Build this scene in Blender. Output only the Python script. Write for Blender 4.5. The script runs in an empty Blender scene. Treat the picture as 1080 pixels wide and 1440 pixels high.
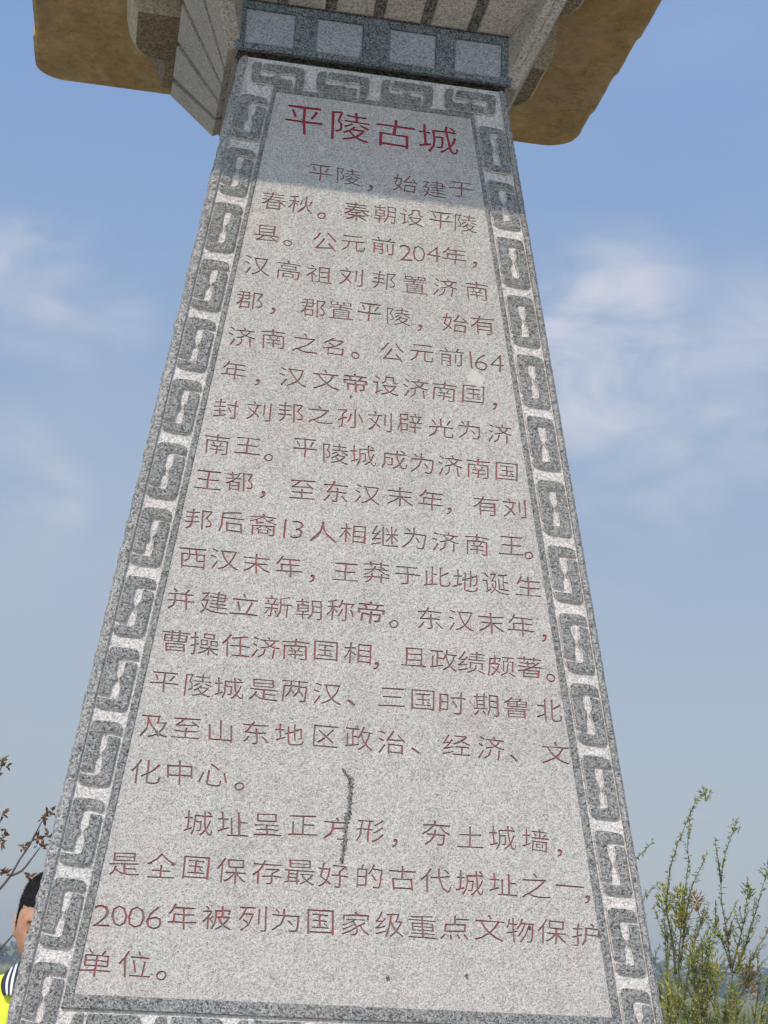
import bpy, bmesh, math, random
from mathutils import Vector, Matrix
from mathutils.geometry import delaunay_2d_cdt

SC = bpy.context.scene
COL = SC.collection
R = math.radians
GZ = 1.2          # height of the reference line (near the bottom of the text) above the ground

# ------------------------------------------------------------------ camera
cam_d = bpy.data.cameras.new("camera")
cam = bpy.data.objects.new("camera", cam_d)
COL.objects.link(cam)
SC.camera = cam
cam_d.sensor_fit = 'VERTICAL'
cam_d.sensor_height = 36.0
cam_d.lens = 2308.4 / 1440.0 * 36.0
cam_d.clip_start = 0.05
cam_d.clip_end = 8000
cr = Vector((0.9815714, -0.18569284, 0.04511945))
cu = Vector((-0.09326698, -0.25944694, 0.96124323))
cf = Vector((0.16678988, 0.94773702, 0.2719847))
M = Matrix((cr, cu, -cf)).transposed().to_4x4()
M.translation = Vector((-0.46173803, -2.72400161, -0.00977593 + GZ))
cam.matrix_world = M

# ------------------------------------------------------------------ light
SUN_EL, SUN_AZ = R(47), R(33)      # azimuth: to the left of straight in front of the stele
sdir = Vector((-math.sin(SUN_AZ) * math.cos(SUN_EL), -math.cos(SUN_AZ) * math.cos(SUN_EL), math.sin(SUN_EL)))
sun_d = bpy.data.lights.new("sun", 'SUN')
sun_d.energy = 2.6
sun_d.angle = R(0.53)
sun_d.color = (1.0, 0.90, 0.73)
sun = bpy.data.objects.new("sun", sun_d)
COL.objects.link(sun)
sun.rotation_euler = (-sdir).to_track_quat('-Z', 'Y').to_euler()
sun.location = sdir * 30

world = bpy.data.worlds.new("World")
SC.world = world
world.use_nodes = True
wn = world.node_tree
for n in list(wn.nodes):
    wn.nodes.remove(n)
def wnode(t, **k):
    n = wn.nodes.new(t)
    for a, b in k.items():
        setattr(n, a, b)
    return n
FILL_GLOW = 2.2
wout = wnode('ShaderNodeOutputWorld')
wbg = wnode('ShaderNodeBackground')
wbg.inputs['Strength'].default_value = 0.15
sky = wnode('ShaderNodeTexSky', sky_type='NISHITA')
sky.sun_disc = False
sky.sun_elevation = SUN_EL
# sun_rotation is measured clockwise from +Y seen from above
sky.sun_rotation = math.atan2(sdir.x, sdir.y)
sky.altitude = 50
sky.air_density = 1.0
sky.dust_density = 1.6
sky.ozone_density = 1.2
tc = wnode('ShaderNodeTexCoord')
# pale wisps of cloud over the blue
mp = wnode('ShaderNodeMapping')
mp.inputs['Scale'].default_value = (1.15, .8, 2.4)
wn.links.new(tc.outputs['Generated'], mp.inputs['Vector'])
nz = wnode('ShaderNodeTexNoise')
nz.inputs['Scale'].default_value = 11.0
nz.inputs['Detail'].default_value = 8.0
nz.inputs['Roughness'].default_value = 0.55
nz.inputs['Distortion'].default_value = 0.4
wn.links.new(mp.outputs[0], nz.inputs['Vector'])
def wmath(op, a, b=None, c=None):
    n = wnode('ShaderNodeMath', operation=op)
    for i, v in enumerate((a, b, c)):
        if v is None:
            continue
        if isinstance(v, (int, float)):
            n.inputs[i].default_value = v
        else:
            wn.links.new(v, n.inputs[i])
    return n.outputs[0]
def smooth(v, lo, hi, out=1.0):
    n = wnode('ShaderNodeMapRange', interpolation_type='SMOOTHSTEP')
    wn.links.new(v, n.inputs['Value'])
    n.inputs['From Min'].default_value = lo
    n.inputs['From Max'].default_value = hi
    n.inputs['To Max'].default_value = out
    return n.outputs[0]
CLOUDS = [((0.283, 0.886, 0.372), 5.0, 1.0), ((0.31, 0.90, 0.315), 4.5, .45), ((0.375, 0.858, 0.352), 4.5, .55),
          ((-0.053, 0.921, 0.388), 3.2, .62), ((-0.015, 0.928, 0.374), 2.6, .50), ((-0.0392, 0.964, 0.263), 2.3, .45), ((-0.06, 0.955, 0.285), 2.4, .3),
          ((0.6, 0.6, 0.5), 10, .9), ((-0.55, 0.7, 0.42), 9, .8), ((-0.7, -0.3, 0.5), 10, .8), ((0.4, -0.8, 0.55), 11, .8), ((0.75, 0.1, 0.35), 8, .8)]
mask = None
for d, rad, amt in CLOUDS:
    v = Vector(d).normalized()
    dp = wnode('ShaderNodeVectorMath', operation='DOT_PRODUCT')
    wn.links.new(tc.outputs['Generated'], dp.inputs[0])
    dp.inputs[1].default_value = v
    m_ = smooth(dp.outputs['Value'], math.cos(R(rad)), 1.0, amt)
    mask = m_ if mask is None else wmath('MAXIMUM', mask, m_)
nn = smooth(nz.outputs['Fac'], 0.34, 0.74)
cm = wmath('MULTIPLY', mask, nn)
nz2 = wnode('ShaderNodeTexNoise')
nz2.inputs['Scale'].default_value = 3.0
nz2.inputs['Detail'].default_value = 3.0
wn.links.new(mp.outputs[0], nz2.inputs['Vector'])
cm = wmath('ADD', wmath('MULTIPLY', cm, 0.82), smooth(nz2.outputs['Fac'], 0.42, 0.8, 0.18))
mix = wnode('ShaderNodeMix', data_type='RGBA')
wn.links.new(cm, mix.inputs['Factor'])
# dusty spring air: the clear-sky colours are veiled by a haze that thickens towards the horizon
sepz = wnode('ShaderNodeSeparateXYZ')
wn.links.new(tc.outputs['Generated'], sepz.inputs[0])
hr = wnode('ShaderNodeValToRGB')
he = hr.color_ramp.elements
while len(he) < 5: he.new(.5)
for el, (p_, c_) in zip(he, [(0.0, (1.88, 2.00, 2.14)), (0.16, (1.98, 2.22, 2.60)), (0.34, (1.66, 2.18, 3.05)), (0.52, (1.15, 1.92, 3.40)), (1.0, (.70, 1.35, 2.9))]):
    el.position = p_; el.color = (c_[0] / 4, c_[1] / 4, c_[2] / 4, 1)
wn.links.new(sepz.outputs['Z'], hr.inputs['Fac'])
vs4 = wnode('ShaderNodeVectorMath', operation='SCALE'); vs4.inputs['Scale'].default_value = 4.0
wn.links.new(hr.outputs['Color'], vs4.inputs[0])
veil = wnode('ShaderNodeMix', data_type='RGBA')
veil.inputs['Factor'].default_value = 0.82
wn.links.new(sky.outputs[0], veil.inputs['A'])
wn.links.new(vs4.outputs[0], veil.inputs['B'])
# haze glow around the unseen sun behind the camera, added bluish to fill the shade
dps = wnode('ShaderNodeVectorMath', operation='DOT_PRODUCT')
wn.links.new(tc.outputs['Generated'], dps.inputs[0]); dps.inputs[1].default_value = sdir.normalized()
fill_glow = wmath('MULTIPLY', wmath('POWER', wmath('MAXIMUM', dps.outputs['Value'], 0.0), 3.0), FILL_GLOW)
amul = wnode('ShaderNodeVectorMath', operation='SCALE')
amul.inputs[0].default_value = (2.65, 3.5, 4.45); wn.links.new(fill_glow, amul.inputs['Scale'])
aadd = wnode('ShaderNodeVectorMath', operation='ADD')
wn.links.new(veil.outputs['Result'], aadd.inputs[0]); wn.links.new(amul.outputs[0], aadd.inputs[1])
wn.links.new(aadd.outputs[0], mix.inputs['A'])
mix.inputs['B'].default_value = (3.75, 3.75, 4.05, 1)
wn.links.new(mix.outputs['Result'], wbg.inputs['Color'])
wn.links.new(wbg.outputs[0], wout.inputs['Surface'])

SC.view_settings.view_transform = 'Standard'
SC.view_settings.look = 'None'
SC.view_settings.exposure = 0.35
SC.view_settings.gamma = 1.0
SC.view_settings.use_curve_mapping = False
SC.cycles.max_bounces = 6
SC.cycles.use_denoising = True

# ------------------------------------------------------------------ helpers
def tag(o, label=None, cat=None, group=None, kind=None):
    if label: o['label'] = label
    if cat: o['category'] = cat
    if group: o['group'] = group
    if kind: o['kind'] = kind
    return o

def empty(name, loc, label, cat, group=None):
    o = bpy.data.objects.new(name, None)
    o.location = loc
    COL.objects.link(o)
    return tag(o, label, cat, group)

def world_loc(o):
    v = Vector((0, 0, 0))
    while o is not None:
        v += o.location
        o = o.parent
    return v

def mobj(name, verts, faces, mat, parent=None, smooth_=False, kind=None, mats=None, fm=None):
    me = bpy.data.meshes.new(name)
    if parent is not None:
        p = world_loc(parent)
        verts = [(v[0] - p.x, v[1] - p.y, v[2] - p.z) for v in verts]
    me.from_pydata([tuple(v) for v in verts], [], faces)
    if mats:
        for m in mats: me.materials.append(m)
        for poly, i in zip(me.polygons, fm): poly.material_index = i
    else:
        me.materials.append(mat)
    if smooth_:
        me.polygons.foreach_set('use_smooth', [True] * len(me.polygons))
    me.update()
    o = bpy.data.objects.new(name, me)
    COL.objects.link(o)
    if parent is not None: o.parent = parent
    if kind: o['kind'] = kind
    return o

class MB:
    def __init__(s): s.v = []; s.f = []
    def add(s, v, f):
        b = len(s.v); s.v += [tuple(x) for x in v]; s.f += [tuple(i + b for i in q) for q in f]
    def quad(s, a, b, c, d): s.add([a, b, c, d], [(0, 1, 2, 3)])
    def box(s, x0, x1, y0, y1, z0, z1):
        s.hexa([(x0, y0, z0), (x1, y0, z0), (x1, y1, z0), (x0, y1, z0)], [(x0, y0, z1), (x1, y0, z1), (x1, y1, z1), (x0, y1, z1)])
    def hexa(s, lo, hi):
        s.add(list(lo) + list(hi), [(3, 2, 1, 0), (4, 5, 6, 7), (0, 1, 5, 4), (1, 2, 6, 5), (2, 3, 7, 6), (3, 0, 4, 7)])
    def prism(s, rings, cap=True):
        n = len(rings[0]); b = len(s.v)
        for r_ in rings: s.v += [tuple(p) for p in r_]
        for k in range(len(rings) - 1):
            for i in range(n):
                j = (i + 1) % n
                s.f.append((b + k * n + i, b + k * n + j, b + (k + 1) * n + j, b + (k + 1) * n + i))
        if cap:
            s.f.append(tuple(b + (len(rings) - 1) * n + i for i in range(n)))
            s.f.append(tuple(b + i for i in reversed(range(n))))
    def tube(s, pts, rad, n=6, cap=True):
        rings = []
        m = len(pts)
        for k in range(m):
            p = Vector(pts[k])
            t = (Vector(pts[min(k + 1, m - 1)]) - Vector(pts[max(k - 1, 0)]))
            t = t.normalized() if t.length > 1e-9 else Vector((0, 0, 1))
            a = t.cross(Vector((0.3, 1, 0.1))).normalized(); c = t.cross(a)
            r_ = rad[k] if isinstance(rad, (list, tuple)) else rad
            rings.append([p + (a * math.cos(2 * math.pi * i / n) + c * math.sin(2 * math.pi * i / n)) * r_ for i in range(n)])
        s.prism(rings, cap)
    def build(s, name, mat, parent=None, smooth_=False, kind=None): return mobj(name, s.v, s.f, mat, parent, smooth_, kind)

# ------------------------------------------------------------------ materials
def newmat(name):
    m = bpy.data.materials.new(name); m.use_nodes = True
    nt = m.node_tree; b = nt.nodes['Principled BSDF']
    return m, nt, b
def N(nt, t, **k):
    n = nt.nodes.new(t)
    for a, b in k.items(): setattr(n, a, b)
    return n
def ramp(nt, fac, stops, interp='LINEAR'):
    n = N(nt, 'ShaderNodeValToRGB'); n.color_ramp.interpolation = interp
    e = n.color_ramp.elements
    while len(e) < len(stops): e.new(0.5)
    for el, (p, c) in zip(e, stops):
        el.position = p; el.color = (c[0], c[1], c[2], 1)
    nt.links.new(fac, n.inputs['Fac'])
    return n.outputs['Color']
def mixc(nt, fac, a, b, mode='MIX'):
    n = N(nt, 'ShaderNodeMix', data_type='RGBA', blend_type=mode)
    if isinstance(fac, (int, float)): n.inputs['Factor'].default_value = fac
    else: nt.links.new(fac, n.inputs['Factor'])
    for k, v in (('A', a), ('B', b)):
        if isinstance(v, (tuple, list)): n.inputs[k].default_value = (v[0], v[1], v[2], 1)
        else: nt.links.new(v, n.inputs[k])
    return n.outputs['Result']
def noise(nt, vec, scale, detail=3, rough=0.55, dist=0.0):
    n = N(nt, 'ShaderNodeTexNoise')
    n.inputs['Scale'].default_value = scale; n.inputs['Detail'].default_value = detail
    n.inputs['Roughness'].default_value = rough; n.inputs['Distortion'].default_value = dist
    if vec is not None: nt.links.new(vec, n.inputs['Vector'])
    return n.outputs['Fac']
def rng(nt, v, a, b, c=0.0, d=1.0, smooth_=False):
    n = N(nt, 'ShaderNodeMapRange')
    if smooth_: n.interpolation_type = 'SMOOTHSTEP'
    nt.links.new(v, n.inputs['Value'])
    for k, x in zip(('From Min', 'From Max', 'To Min', 'To Max'), (a, b, c, d)): n.inputs[k].default_value = x
    return n.outputs[0]
def mth(nt, op, a, b):
    n = N(nt, 'ShaderNodeMath', operation=op)
    for i, v in enumerate((a, b)):
        if isinstance(v, (int, float)): n.inputs[i].default_value = v
        else: nt.links.new(v, n.inputs[i])
    return n.outputs[0]
def bump(nt, h, strength, dist, nrm=None):
    n = N(nt, 'ShaderNodeBump')
    n.inputs['Strength'].default_value = strength; n.inputs['Distance'].default_value = dist
    nt.links.new(h, n.inputs['Height'])
    if nrm is not None: nt.links.new(nrm, n.inputs['Normal'])
    return n.outputs[0]
def objvec(nt): return N(nt, 'ShaderNodeTexCoord').outputs['Object']

def granite(name, white, mid, dark, wd=0.30, dd=0.80, scale=260, pit=0.6, pit_d=0.0015, stain=None, warm=0.5, algae=0.0):
    """speckled granite: crystal cells in three tones, larger drifts of tone, pecked or honed relief"""
    m, nt, b = newmat(name)
    v = objvec(nt)
    wob = N(nt, 'ShaderNodeTexNoise'); wob.inputs['Scale'].default_value = 220; wob.inputs['Detail'].default_value = 2
    nt.links.new(v, wob.inputs['Vector'])
    ma = N(nt, 'ShaderNodeVectorMath', operation='MULTIPLY_ADD')
    nt.links.new(wob.outputs['Color'], ma.inputs[0]); ma.inputs[1].default_value = (.006, .006, .006); nt.links.new(v, ma.inputs[2])
    vo = N(nt, 'ShaderNodeTexVoronoi'); vo.inputs['Scale'].default_value = scale
    nt.links.new(ma.outputs[0], vo.inputs['Vector'])
    sep = N(nt, 'ShaderNodeSeparateColor'); nt.links.new(vo.outputs['Color'], sep.inputs[0])
    crystal = mth(nt, 'ADD', mth(nt, 'MULTIPLY', sep.outputs[0], 0.72), mth(nt, 'MULTIPLY', noise(nt, v, scale * .55, 2), 0.28))
    lm = [(w + x) / 2 for w, x in zip(white, mid)]
    dm = [(w + x) / 2 for w, x in zip(dark, mid)]
    c = ramp(nt, crystal, [(0.0, white), (wd, lm), (0.5, mid), (dd - .08, dm), (dd + .06, dark)])
    big = noise(nt, v, 3.2, 4, 0.6)
    c = mixc(nt, rng(nt, big, .3, .7, 0, .55), c, (1.06, 0.97, 0.95) if warm > 0 else (0.95, 1.0, 1.05), 'MULTIPLY')
    med = noise(nt, v, 38, 4, 0.65)
    c = mixc(nt, rng(nt, med, .35, .72, 0, .5), c, (.80, .80, .81), 'MULTIPLY')
    # rain streaks running down the stone
    mpp = N(nt, 'ShaderNodeMapping'); mpp.inputs['Scale'].default_value = (17, 17, .9)
    nt.links.new(v, mpp.inputs['Vector'])
    st = noise(nt, mpp.outputs[0], 1.0, 5, .65)
    c = mixc(nt, rng(nt, st, .48, .74, 0, .42), c, (.74, .75, .75), 'MULTIPLY')
    st2 = noise(nt, v, 2.1, 4, .6, .5)
    c = mixc(nt, rng(nt, st2, .46, .70, 0, .45), c, (.84, .86, .86), 'MULTIPLY')
    # rust coloured and dirty weathering
    wn_ = noise(nt, v, 7.0, 5, 0.65, 0.6)
    c = mixc(nt, rng(nt, wn_, .56, .78, 0, .38 * warm), c, (.92, .80, .66), 'MULTIPLY')
    dn = noise(nt, v, 12.0, 6, 0.7, 0.3)
    c = mixc(nt, rng(nt, dn, .60, .80, 0, .45), c, (.55, .54, .52), 'MULTIPLY')
    if algae > 0:
        an = noise(nt, v, 16.0, 5, 0.7, 0.5)
        c = mixc(nt, rng(nt, an, .45, .68, 0, algae), c, (.52, .72, .60), 'MULTIPLY')
    if name.startswith('pecked'):
        pk = noise(nt, v, 11.0, 4, .65, .8)
        c = mixc(nt, rng(nt, pk, .52, .70, 0, .5), c, (1.0, .88, .88), 'MULTIPLY')
        gk = noise(nt, v, 5.0, 4, .6)
        c = mixc(nt, rng(nt, gk, .55, .75, 0, .5), c, (.93, .99, .95), 'MULTIPLY')
    nt.links.new(c, b.inputs['Base Color'])
    b.inputs['Roughness'].default_value = 0.86
    b.inputs['Specular IOR Level'].default_value = 0.3
    h1 = noise(nt, v, 330, 3, 0.7)
    h2 = noise(nt, v, 90, 3, 0.6)
    nb = bump(nt, h1, pit, pit_d)
    nb = bump(nt, h2, pit * .6, pit_d * 2.2, nb)
    nt.links.new(nb, b.inputs['Normal'])
    return m

MPANEL = granite('pecked_panel_granite', (.60, .563, .525), (.435, .41, .383), (.15, .145, .14), wd=.38, dd=.86, scale=600, pit=.75, pit_d=.0022)
MBED = granite('chiselled_bed_granite', (.80, .75, .71), (.60, .565, .535), (.2, .2, .2), wd=.40, dd=.88, scale=400, pit=.9, pit_d=.003)
MHOOK = granite('honed_relief_granite', (.42, .41, .395), (.215, .21, .202), (.05, .05, .05), wd=.25, dd=.77, scale=430, pit=.7, pit_d=.0020, warm=0.2, algae=.2)
MEDGE = granite('arris_granite', (.56, .53, .50), (.32, .31, .30), (.08, .08, .085), wd=.30, dd=.80, scale=360, pit=.95, pit_d=.004)
MTILE = granite('cap_tile_granite', (.46, .46, .48), (.33, .33, .35), (.12, .12, .13), wd=.3, dd=.86, scale=400, pit=.6, pit_d=.0018, warm=0)
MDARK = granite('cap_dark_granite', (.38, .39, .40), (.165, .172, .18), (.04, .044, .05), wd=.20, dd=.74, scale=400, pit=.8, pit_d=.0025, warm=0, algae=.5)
MFLARE = granite('flare_granite', (.52, .47, .41), (.37, .325, .275), (.13, .11, .095), wd=.3, dd=.86, scale=380, pit=.6, pit_d=.002, warm=.8)
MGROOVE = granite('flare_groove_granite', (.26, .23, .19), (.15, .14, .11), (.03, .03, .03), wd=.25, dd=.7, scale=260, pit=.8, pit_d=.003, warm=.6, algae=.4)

def paint_mat(name, red, red2, worn, cover):
    m, nt, b = newmat(name)
    v = objvec(nt)
    c = mixc(nt, noise(nt, v, 120, 3), red, red2)
    f = rng(nt, noise(nt, v, 34, 5, .7), cover - .10, cover + .10, 0, 1)
    c = mixc(nt, f, c, worn)
    c = mixc(nt, rng(nt, noise(nt, v, 420, 2), .45, .7, 0, .5), c, (.55, .5, .5), 'MULTIPLY')
    nt.links.new(c, b.inputs['Base Color']); b.inputs['Roughness'].default_value = .8
    nt.links.new(bump(nt, noise(nt, v, 300, 3), .6, .0015), b.inputs['Normal'])
    return m
MPAINT = paint_mat('faded_red_paint', (.27, .045, .05), (.36, .10, .10), (.17, .125, .12), .50)
MTITLE = paint_mat('crimson_paint', (.29, .012, .03), (.38, .03, .055), (.20, .03, .05), .70)

# ------------------------------------------------------------------ ground
def flat_mat(name, cols, scale, rough=.95, b_s=.5, b_d=.02):
    m, nt, b = newmat(name)
    v = objvec(nt)
    c = ramp(nt, noise(nt, v, scale, 6, .7), [(.3, cols[0]), (.5, cols[1]), (.7, cols[2])])
    c = mixc(nt, rng(nt, noise(nt, v, scale * .07, 3), .4, .65), c, cols[3])
    nt.links.new(c, b.inputs['Base Color']); b.inputs['Roughness'].default_value = rough
    nt.links.new(bump(nt, noise(nt, v, scale * 3, 4), b_s, b_d), b.inputs['Normal'])
    return m
MGRASS = flat_mat('field_grass', [(.05, .07, .02), (.11, .12, .035), (.20, .18, .06), (.16, .15, .05)], 3)
MPAVE = flat_mat('bounce_forecourt_stone', [(.46, .43, .38), (.52, .48, .43), (.57, .53, .48), (.48, .44, .39)], 12, .85, .3, .004)

mb = MB()
NSEG = 64
ringsr = [0, 9, 40, 150, 600, 3000]
vs = [(0, 0, 0)]; fs = []
for r_ in ringsr[1:]:
    for i in range(NSEG):
        a = 2 * math.pi * i / NSEG
        vs.append((r_ * math.cos(a), r_ * math.sin(a), 0))
for i in range(NSEG):
    fs.append((0, 1 + i, 1 + (i + 1) % NSEG))
for k in range(len(ringsr) - 2):
    for i in range(NSEG):
        a, b_ = 1 + k * NSEG + i, 1 + k * NSEG + (i + 1) % NSEG
        fs.append((a, a + NSEG, b_ + NSEG, b_))
mobj('ground', vs, fs, MGRASS, kind='structure')
mb = MB(); mb.box(-4.2, 4.2, -7.5, 2.0, 0.0, 0.02)  # unseen forecourt, added pale and warm to bounce light up
mb.build('bounce_pavement', MPAVE, kind='structure')

# ------------------------------------------------------------------ stele
LEAN = 0.1369718
sl, cl = math.sin(LEAN), math.cos(LEAN)
P_ = 0.1313876
def fp(X, S, n=0.0): return (X, S * sl - n * cl, S * cl + n * sl + GZ)
def wS(S): return .520 - .1363 * S
def wG(S): return .5070 - .1360 * S
def wI(S): return .4461 - .1382 * S
def wP(S): return .4312 - .1340 * S
STOP, SBOT = 1.7925, -.93
stele = empty('stone_stele', (0, .45, 0), 'tall tapering grey granite stele with red carved Chinese text and a brown eave roof', 'monument')
rnd = random.Random(7)

# core of the shaft: a tapering pillar with cut front corners
def core_ring(S, zz=None):
    a = wS(S) + .002; yf = fp(0, S, -.0057)[1]; z = fp(0, S, -.0057)[2]
    yb = .885 - .138 * (z - GZ)
    c = .013
    return [(-a, yf + c + .006, z), (-a + c, yf, z), (a - c, yf, z), (a, yf + c + .006, z), (a, yb - c, z), (a - c, yb, z), (-a + c, yb, z), (-a, yb - c, z)]
mb = MB(); mb.prism([core_ring(SBOT + (STOP - SBOT) * i / 12.0) for i in range(13)])
mb.build('shaft', MBED, stele)

# margins along both arrises, the outer edge chipped by the chisel
for s in (-1, 1):
    mb = MB(); rr = random.Random(3 + s)
    S = -.158; rings = []
    j1 = j2 = 0
    while S <= STOP + .001:
        j1 = j1 * .4 + rr.uniform(-.0016, .0012) * (1 if s < 0 else .45)
        j2 = j2 * .4 + rr.uniform(-.0014, .0014) * (1 if s < 0 else .45)
        j3 = rr.uniform(-.0008, .0008)
        w = wS(S)
        rings.append([fp(s * wG(S), S, -.0062), fp(s * wG(S), S, 0), fp(s * (w - .0048 + j1), S, -.0003 + j3), fp(s * (w + .0012 + j1 * .6), S, -.006 + j2), fp(s * (w + .0045 + j2), S, -.016), fp(s * (w - .004), S, -.024)])
        S += .0058
    mb.prism(rings); mb.build('arris', MEDGE, stele)

# frame round the text panel
def bar(pts_fn, Ss, n0=-.0062, n1=0.0, bev=.0012):
    mb = MB(); rings = []
    for S in Ss:
        a, b = pts_fn(S)
        rings.append([fp(a, S, n0), fp(a, S, n1 - bev), fp(a + bev * (1 if b > a else -1), S, n1), fp(b - bev * (1 if b > a else -1), S, n1), fp(b, S, n1 - bev), fp(b, S, n0)])
    mb.prism(rings); return mb
def hbar(S0, S1, xa0, xa1, xb0=None, xb1=None, n0=-.0062, n1=0.0, bev=.0012):
    mb = MB()
    prof = [(S0, n0), (S0, n1 - bev), (S0 + bev, n1), (S1 - bev, n1), (S1, n1 - bev), (S1, n0)]
    L_ = [fp(xa0 + (xb0 - xa0) * (S - S0) / (S1 - S0), S, n) for S, n in prof]
    R_ = [fp(xa1 + (xb1 - xa1) * (S - S0) / (S1 - S0), S, n) for S, n in prof]
    mb.prism([L_, R_]); return mb
PB, PT = -.0585, 1.7125
FB, FT = PB - .0215, PT + .0115
Ss = [PB + (PT - PB) * i / 20 for i in range(21)]
for s in (-1, 1):
    bar(lambda S: (s * wI(S), s * wP(S)), Ss).build('panel_frame', MHOOK, stele)
hbar(FB, PB - .0004, -wI(FB), wI(FB), -wI(PB), wI(PB)).build('panel_frame', MHOOK, stele)
hbar(PT + .0004, FT, -wI(PT), wI(PT), -wI(FT), wI(FT)).build('panel_frame', MHOOK, stele)
hbar(-.185, -.159, -wS(-.185) + .001, wS(-.185) - .001, -wS(-.159) + .001, wS(-.159) - .001).build('lower_band', MHOOK, stele)

# fret carving: pairs of interlocked hooks, raised over a chiselled bed
HOOK = [(0, 29, 2), (0, 112, 12), (52.5, 109.5, 17), (54, 90.5, 2.5), (33, 93, 4), (21, 93, 4), (20.8, 72, 3), (22, 66, 4), (25.2, 60, 3), (25.2, 53, 4), (20.5, 48, 4), (20.8, 36, 3), (20.2, 25, 4)]
def rounded(poly, seg=4):
    out = []; n = len(poly)
    for i in range(n):
        p0, p1, p2 = Vector(poly[i - 1][:2]), Vector(poly[i][:2]), Vector(poly[(i + 1) % n][:2])
        r_ = poly[i][2]; a = (p0 - p1); b = (p2 - p1)
        r1 = min(r_, a.length * .45); r2 = min(r_, b.length * .45)
        A = p1 + a.normalized() * r1; B = p1 + b.normalized() * r2
        k = seg if r_ > 6 else 2
        for t in range(k + 1):
            t /= k
            out.append(A * (1 - t) ** 2 + p1 * 2 * t * (1 - t) + B * t * t)
    return out
def inset(pts, d):
    n = len(pts); out = []
    area = sum(pts[i].x * pts[(i + 1) % n].y - pts[(i + 1) % n].x * pts[i].y for i in range(n))
    sg = 1 if area > 0 else -1
    for i in range(n):
        t = (pts[(i + 1) % n] - pts[i - 1])
        if t.length < 1e-6: out.append(pts[i].copy()); continue
        t.normalize()
        out.append(pts[i] + Vector((-t.y, t.x)) * d * sg)
    return out
def hook(mapf, flip, rr):
    poly = []
    for x, y, r_ in HOOK:
        x += rr.uniform(-.9, .9); y += rr.uniform(-1.1, 1.1)
        x = min(max(x, .4), 53.6)
        if flip: x, y = 54 - x, 113 - y
        poly.append((x, y, r_))
    base = rounded(poly)
    if len(base) > 2:
        base = [p for i, p in enumerate(base) if (p - base[i - 1]).length > .05]
    h = rr.uniform(-.0006, .0006)
    rings = []
    for d, n_ in ((-0.6, -.0062), (0.0, -.0030 + h), (0.7, -.0008 + h), (1.9, 0.0 + h)):
        rings.append([fp(*mapf(p.x, p.y), n_) for p in inset(base, d)])
    mb = MB(); mb.prism(rings); mb.ncut = 2 * len(base); return mb
def place_hooks(mapf, rr):
    for fl in (False, True):
        h_ = hook(mapf, fl, rr)
        o = mobj('fret_relief', h_.v, h_.f, None, stele, True, mats=[MHOOK, MBED], fm=[1 if i < h_.ncut else 0 for i in range(len(h_.f))])
        o.data.polygons.foreach_set('use_smooth', [len(p.vertices) == 4 for p in o.data.polygons])
for side in (-1, 1):
    for k in range(-1, 13):
        def mapf(x, y, k=k, side=side):
            S = k * P_ + .0085 + y * .001 * (P_ - .017) / .113
            u = x / 54.0
            if side < 0: a, b = -(wG(S) - .003), -(wI(S) + .0045)
            else: a, b = wI(S) + .0045, wG(S) - .003
            return a + (b - a) * u, S
        place_hooks(mapf, rnd)
for k in range(4):
    place_hooks(lambda x, y, k=k: ((k - 2) * .1335 + .010 + y * .001, FT + .0028 + (54 - x) * .001), rnd)
for k in range(7):
    place_hooks(lambda x, y, k=k: (-.452 + k * .1291 + .007 + y * .00102, FB - .005 - x * .001 * 1.28), rnd)

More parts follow.
